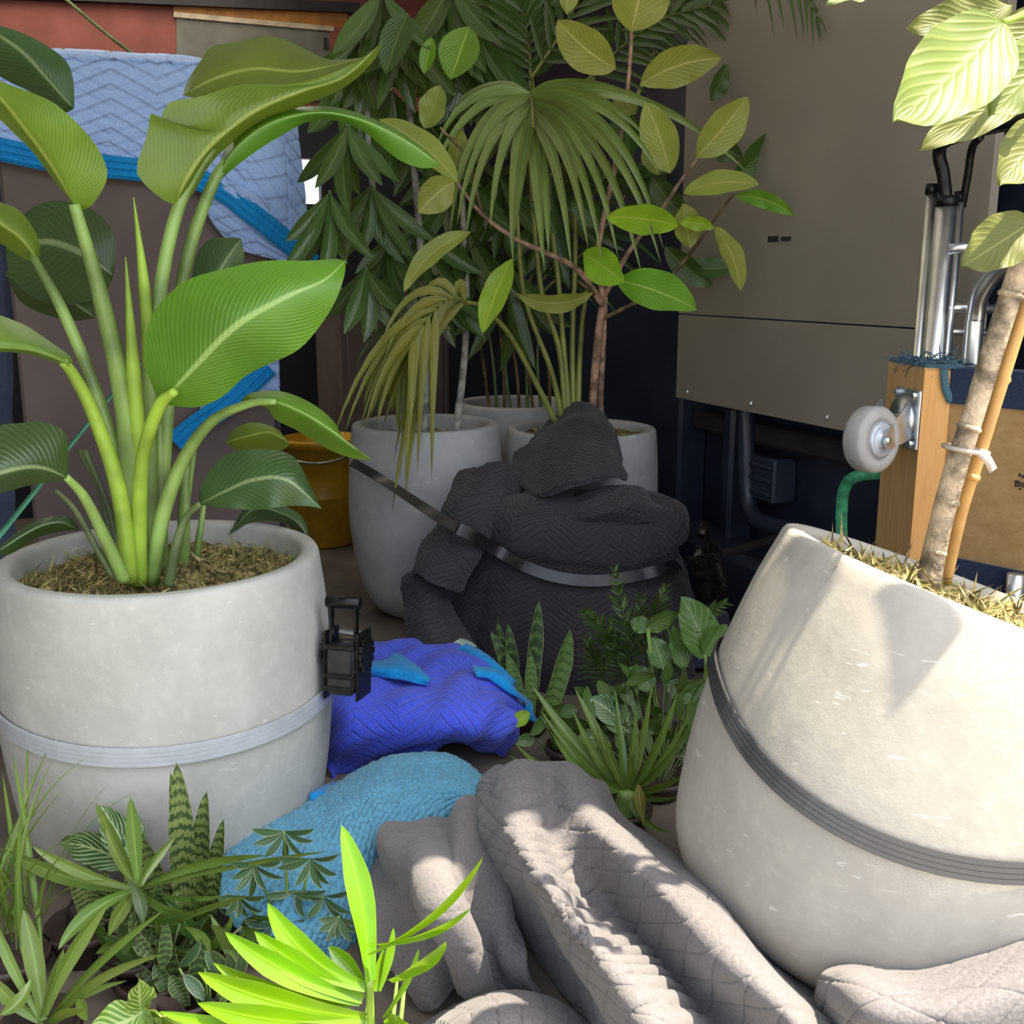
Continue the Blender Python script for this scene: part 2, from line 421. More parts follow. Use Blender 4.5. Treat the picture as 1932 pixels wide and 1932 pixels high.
M['drac_lime'] = leafmat('dracaena_lime', (0.135, 0.29, 0.005), (0.5, 0.68, 0.05), (0.18, 0.34, 0.01), 1, 0.0, 0.2, 0.22, 0.25, ribw=0.04, edge=((0.26, 0.40, 0.04), 0.92), trc=(0.3, 0.5, 0.01))
M['drac'] = leafmat('dracaena_green', (0.13, 0.215, 0.04), (0.16, 0.27, 0.05), (0.20, 0.31, 0.06), 1, 0.0, 0.2, 0.3, 0.22, ribw=0.06)
M['grassy'] = leafmat('spider_green', (0.15, 0.25, 0.045), (0.2, 0.3, 0.07), (0.27, 0.36, 0.1), 1, 0.0, 0.2, 0.35, 0.25, ribw=0.1)
M['snake'] = leafmat('snake_banded', (0.17, 0.23, 0.065), (0.15, 0.2, 0.08), (0.17, 0.23, 0.065), 1, 0.0, 0.2, 0.4, 0.08, ribw=0.001, bands=((0.03, 0.055, 0.02), 16.0, 0.25))
M['snake_dark'] = leafmat('snake_dark', (0.035, 0.06, 0.024), (0.1, 0.16, 0.05), (0.035, 0.06, 0.024), 1, 0.0, 0.2, 0.35, 0.06, ribw=0.001, bands=((0.11, 0.19, 0.05), 9.0, 0.55), edge=((0.24, 0.28, 0.10), 0.86))
M['snake_pale'] = leafmat('snake_pale', (0.16, 0.28, 0.08), (0.1, 0.16, 0.05), (0.16, 0.28, 0.08), 1, 0.0, 0.2, 0.4, 0.1, ribw=0.001, bands=((0.06, 0.13, 0.03), 11.0, 0.6), edge=((0.30, 0.36, 0.13), 0.88))
M['calathea'] = leafmat('calathea_zebra', (0.045, 0.12, 0.030), (0.45, 0.56, 0.32), (0.40, 0.52, 0.25), 8, 0.85, 1.5, 0.3, 0.15, sharp=4.0, ribw=0.05)
M['calathea_lit'] = leafmat('calathea_pale', (0.12, 0.26, 0.03), (0.55, 0.68, 0.22), (0.50, 0.62, 0.22), 7, 0.85, 1.5, 0.35, 0.25, sharp=2.0, ribw=0.07)
M['varieg'] = leafmat('variegated', (0.055, 0.12, 0.055), (0.1, 0.16, 0.08), (0.10, 0.18, 0.08), 6, 0.2, 1.0, 0.3, 0.12, edge=((0.30, 0.36, 0.20), 0.78), ribw=0.04)
M['anth'] = leafmat('heart_leaf', (0.075, 0.15, 0.035), (0.12, 0.2, 0.06), (0.2, 0.28, 0.09), 7, 0.3, 1.2, 0.3, 0.18, ribw=0.03)
M['parlor'] = leafmat('parlour_palm', (0.085, 0.16, 0.04), (0.1, 0.16, 0.05), (0.12, 0.18, 0.06), 1, 0.0, 0.2, 0.35, 0.15, ribw=0.08)

# ================================================================== structure
def struct(name, VF, mat, label=None, kind='structure', smooth=False):
    return mesh(name, VF[0], VF[1], mat, smooth=smooth, label=label, kind=kind)
S0, S1, T0, T1, ZC = -0.75, 1.74, 0.69, 4.45, 2.10
gx = 30
struct('ground', ([(-gx, -gx, -0.85), (gx, -gx, -0.85), (gx, gx, -0.85), (-gx, gx, -0.85)], [(0, 1, 2, 3)]), M['asphalt'])
struct('floor', tbox(S0 - .04, S1 + .04, .30, T1 + .04, -0.10, 0.0), M['floor'])
struct('wall_left', tbox(S0 - .04, S0, T0, T1, 0, ZC), M['roof'])
struct('wall_right', tbox(S1, S1 + .04, T0, T1, 0, ZC), M['navy'])
struct('ceiling', join([tbox(S0 - .04, S1 + .04, T0, 1.75, ZC, ZC + .05), tbox(S0 - .04, S1 + .04, 4.35, T1 + .04, ZC, ZC + .05), tbox(S0 - .04, S0 + .1, 3.35, 4.35, ZC, ZC + .05), tbox(.75, S1 + .04, 3.35, 4.35, ZC, ZC + .05)]), M['roof'])
struct('added_roof_sheet', tbox(S0 - .04, S1 + .04, 1.75, 3.35, ZC + .01, ZC + .016), M['added_roof_thin'], 'added thin translucent roof sheet lighting the middle of the truck')  # out-of-view sheet added to spread soft light into the dark interior
struct('added_roof_light', tbox(S0 + .1, .75, 3.35, 4.35, ZC + .01, ZC + .016), M['added_skylight'], 'added translucent roof panel brightening the red rear wall')  # out-of-view panel added because the back was too dark
# rear wall with the small daylight opening
hs0, ht = st(PT(560, 305, T1)); hs1, _ = st(PT(603, 305, T1))
hz1 = PT(580, 300, T1)[2]; hz0 = PT(580, 385, T1)[2]
zr_ = PT(600, 205, T1)[2]
wb = join([tbox(S0, hs0, T1, T1 + .04, 0, zr_), tbox(hs1, S1, T1, T1 + .04, 0, zr_), tbox(hs0, hs1, T1, T1 + .04, 0, hz0), tbox(hs0, hs1, T1, T1 + .04, hz1, zr_)])
struct('wall_back', wb, M['navy_dark'])
struct('trim_7', tbox(S0, S1, T1 - .01, T1 + .04, zr_, ZC), M['red'])
fr = [tbox(hs0 - .015, hs0, T1 - .012, T1, hz0 - .015, hz1 + .015), tbox(hs1, hs1 + .015, T1 - .012, T1, hz0 - .015, hz1 + .015),
      tbox(hs0, hs1, T1 - .012, T1, hz1, hz1 + .015), tbox(hs0, hs1, T1 - .012, T1, hz0 - .015, hz0)]
struct('window_1', join(fr), M['dark'])
# shutter with cream edge, orange lintel and dark rail on the back wall
def wallrect(x0, y0, x1, y1, x2, y2, x3, y3, t, th):
    P = [PT(x0, y0, t), PT(x1, y1, t), PT(x2, y2, t), PT(x3, y3, t)]
    q = np.array([TA[0], TA[1], 0]) * th
    V = [p for p in P] + [p + q for p in P]
    return V, [(0, 1, 2, 3), (7, 6, 5, 4), (0, 4, 5, 1), (1, 5, 6, 2), (2, 6, 7, 3), (3, 7, 4, 0)]
sh = root('wall_shutter', 'grey shutter panel with cream top edge set in the red wall', 'shutter', PT(480, 160, T1 - .03))
mesh('shutter_panel', *wallrect(333, 32, 622, 60, 622, 190, 333, 190, T1 - .02, .02), M['shutter'], sh, smooth=False)
mesh('edge_strip', *wallrect(328, 22, 630, 50, 630, 59, 328, 32, T1 - .03, .03), M['cream'], sh, smooth=False)
mesh('latch', *wallrect(612, 70, 618, 71, 618, 92, 612, 92, T1 - .03, .01), M['dark'], sh, smooth=False)
struct('trim_1', wallrect(328, 2, 655, 20, 655, 52, 328, 22, T1 - .025, .025), M['orange'])
struct('trim_2', wallrect(-60, -30, 680, 5, 680, 24, -60, -8, T1 - .05, .05), M['dark'])
struct('trim_3', wallrect(622, 45, 655, 50, 655, 190, 622, 190, T1 - .024, .024), M['red'])
P = [PT(120, -5, T1 - .2), PT(190, 55, T1 - .2), PT(258, 108, T1 - .2)]
v = tube_vf(P, .006, 6, 12)
mesh('hanging_line', v[0], v[1], M['petiole_dark'], label='thin dark green cord hanging taut in front of the red wall', cat='cord')

# grey board along the right side, with holes, seam and rivets
SP = st(PY(1275, 750, 3.1))[0]
tA = st(PS(1275, 750, SP))[1]; tB = st(PS(1838, 700, SP))[1]
zb = PS(1275, 750, SP)[2]
gb = root('grey_board', 'large grey wall board with a seam and rivets behind the fig leaves', 'board', T(SP, (tA + tB) / 2, zb))
zs = PS(1400, 600, SP)[2]
mesh('upper_panel', *tbox(SP, SP + .02, tB, tA, zs + .0015, 2.08, .001), M['grey_panel'], gb, smooth=False)
mesh('lower_panel', *tbox(SP, SP + .02, tB, tA, zb, zs - .0015, .001), M['grey_panel'], gb, smooth=False)
for (x, y) in ((1298, 740), (1418, 762), (1562, 788)):
    p = PS(x, y, SP)
    v = lathe_vf([(0, .006), (.006, .004), (.008, 0)], 10, Matrix.Translation(p) @ Matrix(((0, 0, -TB[0], 0), (TA[0], 0, -TB[1], 0), (0, 1, 0, 0), (0, 0, 0, 1))))
    mesh('rivet', *v, M['zinc'], gb)
for (x0, y0, x1, y1) in ((1450, 446, 1468, 456), (1474, 447, 1492, 454)):
    a = PS(x0, y0, SP - .001); b = PS(x1, y1, SP - .001)
    s_, t0_ = st(a); _, t1_ = st(b)
    mesh('slot', *tbox(SP - .003, SP + .002, min(t0_, t1_), max(t0_, t1_), b[2], a[2]), M['dark'], gb, smooth=False)
# lower side of the truck: post, rib, pipe, box, ledge
struct('trim_4', tbox(S1 - .10, S1, tA + .03, tA + .20, 0, 2.08, .01), M['navy'])
struct('trim_5', tbox(S1 - .06, S1, T0, tA + .03, zb - .10, zb - .045, .01), M['dark'])
pp = [PS(1405, 760, SP + .06), PS(1408, 860, SP + .06), PS(1410, 930, SP + .06), PS(1420, 972, SP + .05), PS(1452, 992, SP + .03), PS(1540, 1012, SP)]
v = tube_vf(pp, .024, 14, 40)
mesh('side_pipe', v[0], v[1], M['navy'], label='dark blue pipe bending along the lower side of the truck', cat='pipe')
a = PS(1415, 870, SP + .09); s_, t_ = st(a)
bx = root('junction_box', 'ribbed dark blue box beside the bent pipe', 'box', T(s_, t_, PS(1445, 945, SP + .09)[2]))
z1 = PS(1445, 858, SP + .09)[2]; z0 = PS(1445, 942, SP + .09)[2]
ta_ = st(PS(1412, 900, SP + .09))[1]; tb_ = st(PS(1478, 900, SP + .09))[1]
mesh('body', *tbox(SP + .06, S1, min(ta_, tb_), max(ta_, tb_), z0, z1, .006), M['navy'], bx, smooth=False)
for k in range(3):
    zz = z0 + (z1 - z0) * (0.2 + 0.3 * k)
    mesh('rib', *tbox(SP + .052, SP + .06, min(ta_, tb_) + .01, max(ta_, tb_) - .01, zz - .006, zz + .006, .003), M['navy'], bx, smooth=False)
v = tbox(S1 - .085, S1, st(PS(1372, 850, SP + .05))[1] - .02, st(PS(1372, 850, SP + .05))[1] + .03, 0.02, zb - .005, .01)
struct('trim_6', v, M['navy'])
wp = root('wheel_arch_box', 'dark blue metal box section on the floor under the grey board', 'box', T(S1 - .1, tA - .3, 0))
mesh('body', *tbox(S1 - .17, S1 - .01, tA - .75, tA + .02, 0, .20, .02), M['navy'], wp, smooth=False)

# cabinet (mauve board) under the light blue blanket, second cabinet, yellow bin
tC = 3.0
sC0 = st(PT(35, 700, tC))[0]; sC1 = st(PT(527, 800, tC))[0]; zC = PT(380, 121, tC)[2]
cb = root('wrapped_cabinet', 'tall mauve brown cabinet under the light blue quilted blanket', 'cabinet', T((sC0 + sC1) / 2, tC + .2, 0))
mesh('body', *tbox(sC0, sC1, tC, tC + .45, 0.03, zC, .008), M['mauve'], cb, smooth=False)
mesh('plinth', *tbox(sC0 + .02, sC1 - .02, tC + .03, tC + .42, 0, .03), M['dark'], cb, smooth=False)
mesh('side_edge', *tbox(sC1 - .012, sC1 + .004, tC - .006, tC + .01, 0.03, zC - .02, .002), M['dark'], cb, smooth=False)
t2 = 3.78
s20 = st(PT(640, 700, t2))[0]; z2 = PT(700, 545, t2)[2]
c2 = root('brown_cabinet', 'dull maroon cabinet standing behind the schefflera pot', 'cabinet', T(s20 + .22, t2 + .2, 0))
mesh('body', *tbox(s20, s20 + .42, t2, t2 + .4, 0.0, z2, .01), M['mauve'], c2, smooth=False)
mesh('door', *tbox(s20 + .03, s20 + .39, t2 - .012, t2, 0.04, z2 - .03, .004), M['mauve'], c2, smooth=False)
# blue blanket hanging at the far left
def surf_vf(rows, nu=60, nv=60, fn=None, quilt=None, seed=0, wr=0.0, wf=9.0):
    G = np.array([[p for p in r] for r in rows], float)
    G = cr(G, nu); G = np.swapaxes(cr(np.swapaxes(G, 0, 1), nv), 0, 1)
    du = np.concatenate([[0], np.cumsum(np.linalg.norm(np.diff(G, axis=0), axis=2).mean(1))])
    dv = np.concatenate([[0], np.cumsum(np.linalg.norm(np.diff(G, axis=1), axis=2).mean(0))])
    Ug, Vg = np.meshgrid(du, dv, indexing='ij')
    gu = np.gradient(G, axis=0); gv = np.gradient(G, axis=1)
    Nn = np.cross(gu, gv); Nn /= np.linalg.norm(Nn, axis=2)[..., None] + 1e-12
    h = np.zeros(Ug.shape)
    if wr:
        rs = np.random.RandomState(seed)
        for k in range(10):
            a = rs.rand() * PI; fq = wf * (0.6 + rs.rand() * 2.2); ph = rs.rand() * 6.28
            h += wr * np.sin(fq * (Ug * math.cos(a) + Vg * math.sin(a)) * 2 + ph + 1.5 * np.sin(fq * .5 * (Vg * math.cos(a) - Ug * math.sin(a)) + ph)) / (1 + k * .35)
    if quilt is not None: h += quilt(Ug, Vg)
    G = G + Nn * h[..., None]
    return G.reshape(-1, 3), gridF(nu, nv), np.stack([Ug.ravel(), Vg.ravel()], 1)
def chevron(sp=0.03, per=0.14, amp=0.05, depth=0.004, sig=0.16, swap=False, line=True):
    def q(U, V):
        if swap: U, V = V, U
        x = np.abs(((V / per) % 1.0) * 2 - 1)
        w = (U + amp * x) / sp
        d = np.abs((w % 1.0) - 0.5) * 2
        h = -depth * np.exp(-((1 - d) / sig) ** 2)
        if line:
            e = np.minimum(x, 1 - x) * per / sp
            h = np.minimum(h, -depth * 0.6 * np.exp(-(e / sig) ** 2))
        return h
    return q
def diamonds(sp=0.035, depth=0.005, sig=0.2, k=0.6):
    def q(U, V):
        h = 0
        for s in (1, -1):
            w = (U + s * k * V) / sp; d = 1 - np.abs((w % 1.0) - 0.5) * 2
            h = np.minimum(h, -depth * np.exp(-(d / sig) ** 2))
        return h
    return q
def thick(o, th):
    md = o.modifiers.new('thickness', 'SOLIDIFY'); md.thickness = th; md.offset = 0.0
    return o
def mapZ(rows): return [[PZ(*p) for p in r] for r in rows]
def mapT(rows): return [[PT(p[0], p[1], p[2]) for p in r] for r in rows]

lb = root('moving_blanket', 'light blue quilted moving blanket with cyan binding draped over the cabinet', 'blanket', PT(300, 300, tC - .03), 'moving blankets')
ft = tC - .035
rows = mapT([[(-70, 80, tC + .30), (120, 93, tC + .30), (380, 109, tC + .30), (470, 116, tC + .3), (545, 120, tC + .3)],
             [(-70, 88, tC - .005), (120, 101, tC - .005), (380, 116, tC - .005), (475, 126, tC), (548, 150, tC + .05)],
             [(-70, 105, ft), (120, 118, ft), (380, 132, ft), (480, 150, ft), (556, 200, ft + .03)],
             [(-70, 160, ft), (120, 178, ft), (380, 200, ft - .01), (490, 230, ft - .03), (564, 270, ft)],
             [(-70, 220, ft), (120, 245, ft - .01), (375, 275, ft), (495, 320, ft - .05), (576, 370, ft)],
             [(-70, 262, ft), (100, 300, ft), (365, 335, ft), (480, 405, ft - .04), (590, 496, ft)]])
V, Fc, U = surf_vf(rows, 130, 190, quilt=chevron(.04, .22, .06, .005, .14), wr=.0015, seed=3)
thick(mesh('quilt', V, Fc, M['q_lightblue'], lb, U), .006)
def binding_band(rowsZ, name, mat, parent, off, w):
    P = cr(rowsZ, 60)
    nm = np.tile(np.array([-TA[0], -TA[1], 0.0]), (60, 1))
    parts = [band_vf(P + nm * .008 + off, nm, w, .006)]
    for k in (-.3, 0, .3):
        t = np.gradient(P, axis=0); t /= np.linalg.norm(t, axis=1)[:, None]
        S = np.cross(t, nm)
        parts.append(band_vf(P + nm * .013 + off + S * w * k, nm, w * .16, .003))
    V, Fc, U = join(parts)
    return mesh(name, V, Fc, mat, parent, U)
binding_band(np.array(rows[-1]), 'binding', M['binding'], lb, np.array([0, 0, -.004]), .055)
lr = mapT([[(395, 330, ft - .01), (450, 350, ft - .05), (505, 380, ft - .06)], [(390, 400, ft), (450, 420, ft - .03), (520, 450, ft - .03)], [(440, 470, ft), (480, 480, ft - .02), (560, 500, ft)]])
V, Fc, U = surf_vf(lr, 40, 40, quilt=chevron(.04, .22, .06, .004, .14), wr=.001, seed=5)
thick(mesh('folded_corner', V, Fc, M['q_lightblue'], lb, U), .006)
b2 = root('folded_blanket', 'pale lilac blanket corner with cyan edge hanging low on the cabinet', 'blanket', PT(440, 760, tC - .03), 'moving blankets')
lr = mapT([[(400, 640, ft), (470, 630, ft - .02), (527, 620, ft)], [(385, 740, ft), (450, 730, ft - .02), (527, 700, ft)], [(370, 800, ft), (440, 765, ft - .02), (527, 742, ft)]])
V, Fc, U = surf_vf(lr, 40, 40, quilt=chevron(.04, .22, .06, .004, .14), wr=.001, seed=6)
thick(mesh('quilt', V, Fc, M['q_lightblue'], b2, U), .006)
binding_band(np.array(mapT([[(330, 835, ft), (372, 800, ft), (430, 760, ft - .02), (505, 690, ft - .02)]])[0]), 'binding', M['binding'], b2, np.array([0, 0, 0]), .06)
b3 = root('hanging_blanket', 'slate blue blanket hanging beside the tall cabinet', 'blanket', PT(0, 1000, 3.05), 'moving blankets')
lr = mapT([[(-120, 300, 3.1), (-60, 300, 3.05), (24, 300, 3.08)], [(-120, 600, 3.08), (-50, 600, 3.02), (24, 600, 3.06)], [(-120, 820, 3.1), (-50, 820, 3.02), (26, 820, 3.06)], [(-120, 1060, 3.05), (-50, 1060, 3.02), (28, 1060, 3.05)]])
V, Fc, U = surf_vf(lr, 90, 40, quilt=chevron(.04, .2, .05, .004), wr=.003, seed=7)
thick(mesh('quilt', V, Fc, fabric('quilt_slate', (0.07, 0.085, 0.14)), b3, U), .006)

# yellow bin
p = PZ(600, 1040, 0.0); p = p + np.array([0, .13, 0])
yb = root('yellow_bin', 'yellow plastic bin on the floor between cabinet and white pot', 'bin', p)
H = PY(600, 824, p[1])[2]
prof = [(0, 0), (.105, 0), (.115, .01), (.12, H * .45), (.1235, H * .46), (.1235, H * .48), (.121, H * .49), (.130, H - .03), (.138, H - .03), (.14, H - .005), (.136, H), (.126, H), (.12, H * .5), (.108, .012), (0, .012)]
mesh('body', *lathe_vf(prof, 40, Matrix.Translation(p)), M['yellow'], yb)
v = tube_vf([p + np.array([.135 * math.cos(a), .135 * math.sin(a), H - .02 + .0 * a]) + np.array([0, -.02 * math.sin((a - PI) / PI * PI) if 0 else 0, -.05 * math.sin(a - PI)]) for a in np.linspace(PI, 2 * PI, 12)], .004, 8, 30)
mesh('handle', v[0], v[1], M['zinc'], yb)

# ================================================================== pots
def potprof(R, Rm, Rb, H, soil):
    o = cr([(Rb - .03, 0.0), (Rb, .006), (Rb + (Rm - Rb) * .42, H * .07), (Rb + (Rm - Rb) * .75, H * .2), (Rm, H * .5), ((R + Rm) / 2 + .003, H * .8), (R, H - .008)], 34)
    rim = [(R - .003, H - .002), (R - .008, H), (R - .022, H), (R - .027, H - .003), (R - .03, H - .01)]
    inn = [(R - .032, H * .9), (R - .03, soil - .02)]
    return [(0.0, 0.0)] + [tuple(q) for q in o] + rim + inn
def moss(parent, Mx, R, z, n, seed, mats, gap=None, wild=1.0):
    rs = np.random.RandomState(seed)
    seg, k = 40, 12
    V = []; 
    for i in range(k + 1):
        for j in range(seg):
            a = 2 * PI * j / seg; r = R * i / k
            V.append((r * math.cos(a), r * math.sin(a), z + (.012 * math.sin(9 * a + i) * math.sin(i * 1.7 + 2 * a) + .012 * rs.rand()) * (i > 0)))
    A3 = np.array(Mx.to_3x3()); tr = np.array(Mx.translation)
    mesh('moss_bed', np.array(V) @ A3.T + tr, gridF(k + 1, seg, True), M['soil'] if gap else M['moss'], parent, kind='stuff')
    for mi, mat in enumerate(mats):
        V, Fc = [], []
        for q in range(n):
            a = rs.rand() * 2 * PI; r = R * math.sqrt(rs.rand()) * .98
            b = np.array([r * math.cos(a), r * math.sin(a), z + .004])
            d = rs.randn(3) * np.array([1, 1, .5]); d /= np.linalg.norm(d); d[2] = abs(d[2]) * .8 + .1
            L = (.012 + .022 * rs.rand()) * wild; s = np.cross(d, rs.randn(3)); s /= np.linalg.norm(s); s *= .0016 * wild
            e = rs.randn(3) * L * .35
            i0 = len(V)
            V += [b - s, b + s, b + d * L * .5 + e * .5 + s, b + d * L * .5 + e * .5 - s, b + d * L + e * 1.2 + np.array([0, 0, -L * .25])]
            Fc += [(i0, i0 + 1, i0 + 2, i0 + 3), (i0 + 3, i0 + 2, i0 + 4)]
        mesh('moss_strands', np.array(V) @ A3.T + tr, Fc, mat, parent, kind='stuff', smooth=False)
def planter(name, label, cat, base, R, Rm, Rb, H, mat, A=(0, 0, 1), soil=None, group='concrete planters'):
    soil = H - .05 if soil is None else soil
    q = Vector(A).normalized().to_track_quat('Z', 'Y')
    Mx = Matrix.Translation(Vector(base)) @ q.to_matrix().to_4x4()
    r = root(name, label, cat, base, group)
    mesh('pot', *lathe_vf(potprof(R, Rm, Rb, H, soil), 96, Mx), mat, r)
    return r, Mx
LP = np.array([-0.5655, 1.655, 0.0])
left_pot, ML = planter('potted_bird_of_paradise', 'bird of paradise with big paddle leaves in a wide strapped concrete pot', 'potted plant', LP, .250, .263, .205, .485, M['concrete'], soil=.435)
moss(left_pot, ML, .222, .435, 1500, 1, [M['moss_tan'], M['moss'], M['moss_green']])
p1 = PZ(808, 1085, 0.0); p1 = PY(806, 1000, 2.86); p1[2] = 0
pot1, M1 = planter('potted_schefflera', 'umbrella plant with hanging leaflets in a tall pale pot beside the yellow bin', 'potted plant', p1, .198, .212, .11, .535, M['concrete_grey'], soil=.48)
moss(pot1, M1, .17, .48, 300, 2, [M['moss']])
p2 = PY(975, 800, 3.36); p2[2] = 0
pot2, M2 = planter('potted_areca', 'dark slender palm in the pale pot farthest behind the others', 'potted plant', p2, .195, .208, .12, .535, M['concrete_grey'], soil=.48)
moss(pot2, M2, .167, .48, 300, 3, [M['moss']])
p3 = PY(1097, 820, 2.98); p3[2] = 0
pot3, M3 = planter('potted_fig', 'yellow green fig tree rising from the pale pot under the charcoal blanket', 'potted plant', p3, .210, .218, .13, .505, M['concrete_grey'], soil=.47)
moss(pot3, M3, .182, .47, 500, 4, [M['moss_green'], M['moss']])
AR = np.array([.335, .06, .94]); AR /= np.linalg.norm(AR)
RBASE = np.array([.420, 1.201, .108])
right_pot, MR = planter('potted_leaning_fig', 'sunlit fig with pale trunk and cane in a tilted strapped concrete pot', 'potted plant', RBASE, .254, .272, .205, .46, M['concrete_tan'], A=AR, soil=.43)
moss(right_pot, MR, .222, .43, 1300, 5, [M['moss_green'], M['moss'], M['moss_tan']], wild=1.25)

# straps round pots
def ring_strap(name, label, Mx, rad, h, w, mat, tilt=(0, 0), wt=(0, 0, 0), zc=.30, a0=0, a1=2 * PI, n=90, wav=0.0):
    P, Nn = [], []
    for a in np.linspace(a0, a1, n):
        z = h + tilt[0] * math.cos(a) + tilt[1] * math.sin(a) + Vector(wt).dot(Mx.to_3x3() @ Vector((math.cos(a), math.sin(a), 0)))
        z = z if z < zc else zc + .05 * math.tanh((z - zc) / .05)
        r = rad(z) + .0035 + wav * (1 + math.sin(a * 5))
        P.append(Mx @ Vector((r * math.cos(a), r * math.sin(a), z)))
        Nn.append(Mx.to_3x3() @ Vector((math.cos(a), math.sin(a), 0)))
    P = np.array(P); Nn = np.array(Nn); t_ = np.gradient(P, axis=0); t_ /= np.linalg.norm(t_, axis=1)[:, None]; S_ = np.cross(t_, Nn)
    V, Fc, _ = join([band_vf(P, Nn, w, .002)] + [band_vf(P + S_ * w * k + Nn * .0015, Nn, w * .2, .0012) for k in (-.36, -.12, .12, .36)])
    return mesh(name, V, Fc, mat, label=label, cat='strap', group='webbing straps', smooth=False)
def radf(R, Rm, Rb, H):
    pr = np.array(potprof(R, Rm, Rb, H, H - .1)[1:36]); 
    return lambda z: float(np.interp(z, pr[:, 1], pr[:, 0]))
ring_strap('ratchet_strap', 'shiny grey strap pulled around the bird of paradise pot', ML, radf(.25, .263, .205, .485), .275, .029, M['strap_grey'], tilt=(.012, -.018), wav=.0006)

def ratchet(name, label, c, dirx, up, s=1.0):
    # webbing ratchet: two side plates, spool, handle, release bar, webbing coil
    x = np.array(dirx, float); x /= np.linalg.norm(x)
    z = np.array(up, float); z = z - x * (z @ x); z /= np.linalg.norm(z)
    y = np.cross(z, x); R = np.stack([x, y, z], 1)
    L = lambda a, b, d: np.asarray(c) + R @ (np.array([a, b, d]) * s)
    r = root(name, label, 'ratchet', L(0, 0, -.05), 'ratchet buckles')
    for sg in (-1, 1):
        mesh('side_plate', *box_vf(L(0, sg * .024, 0), .05 * s, .004 * s, .095 * s, R, .0015), M['black_metal'], r, smooth=False)
        g = []
        for k in range(12):
            a = k * PI / 6
            g.append(box_vf(L(.012 * 0 + .021 * math.cos(a), sg * .029, .015 + .021 * math.sin(a)), .008 * s, .004 * s, .008 * s, R))
        v = tube_vf([L(0, sg * .026, .015), L(0, sg * .031, .015)], .019 * s, 18); g.append((v[0], v[1]))
        V, Fc, _ = join(g); mesh('gear', V, Fc, M['black_metal'], r, smooth=False)
    v = tube_vf([L(0, -.03, .015), L(0, .03, .015)], .011 * s, 14); mesh('spool', v[0], v[1], M['black_metal'], r)
    v = tube_vf([L(0, -.021, .015), L(0, .021, .015)], .017 * s, 20); mesh('webbing_coil', v[0], v[1], M['strap_black'], r)
    mesh('webbing_pack', *box_vf(L(.004, 0, -.005), .05 * s, .042 * s, .07 * s, R, .006), M['strap_black'], r, smooth=False)
    for q in (-.03, -.012, .028): mesh('pawl_bar', *box_vf(L(.028, 0, q), .006 * s, .044 * s, .008 * s, R, .002), M['black_metal'], r, smooth=False)
    h = [box_vf(L(.012, sg * .018, .055), .012 * s, .004 * s, .07 * s, R, .001) for sg in (-1, 1)]
    V, Fc, _ = join(h); mesh('handle_arm', V, Fc, M['black_metal'], r, smooth=False)
    v = tube_vf([L(.012, -.024, .088), L(.012, .024, .088)], .009 * s, 12); mesh('grip', v[0], v[1], M['black_metal'], r)
    v = tube_vf([L(0, -.022, -.035), L(0, .022, -.035)], .008 * s, 12); mesh('anchor_bolt', v[0], v[1], M['zinc'], r)
    mesh('release_bar', *box_vf(L(-.012, 0, .04), .012 * s, .034 * s, .006 * s, R, .002), M['zinc'], r, smooth=False)
    return r
ratchet('ratchet_buckle', 'black ratchet buckle standing against the wide concrete pot', PY(655, 1250, 1.60), (-.25, -1, .1), (0.02, .1, 1), 1.15)
ratchet('ratchet_buckle', 'tangled black ratchet buckle beside the charcoal blanket bundle', PY(1338, 1078, 2.30), (1, -.4, .3), (.3, -.3, 1), 1.15)

# ================================================================== charcoal blanket bundle
BC = np.array([.145, 2.52, 0])
seg = 120
zr = [(0.0, .345), (.05, .34), (.11, .315), (.18, .29), (.225, .275), (.262, .256), (.285, .256), (.31, .275), (.35, .272), (.372, .245), (.386, .19), (.394, .11), (.396, .01)]
pr = cr([(r, z) for z, r in zr], 90)
a = np.linspace(0, 2 * PI, seg, endpoint=False)
V = []; U = []
acc = np.concatenate([[0], np.cumsum(np.linalg.norm(np.diff(pr, axis=0), axis=1))])
for i, (r, z) in enumerate(pr):
    for j in range(seg):
        th = a[j]
        k = 1 + .03 * math.sin(3 * th + 4 * z) + .018 * math.sin(7 * th - 11 * z) + .008 * math.sin(17 * th + 20 * z)
        if z < .24: k += (.04 * math.sin(9 * th + 2) + .02 * math.sin(17 * th)) * (.24 - z) / .24
        zz = z + (.022 * math.sin(2 * th + .5) * min(1, z / .3)) - (.03 * math.sin(th - .3) if z > .3 else 0) * (z - .3) / .12
        V.append((BC[0] + r * k * math.cos(th) * 1.0, BC[1] + r * k * .78 * math.sin(th), zz)); U.append((acc[i], th * .27))
V = np.array(V); U = np.array(U)
q = chevron(.026, .16, .055, .005, .2)(U[:, 0], U[:, 1])
rad = V - BC; rad[:, 2] = 0; rad /= np.linalg.norm(rad, axis=1)[:, None] + 1e-6
V = V + rad * q[:, None]
bundle = (V, gridF(len(pr), seg, True), U)
def Yrows(rows): return [[PY(*p) for p in r] for r in rows]
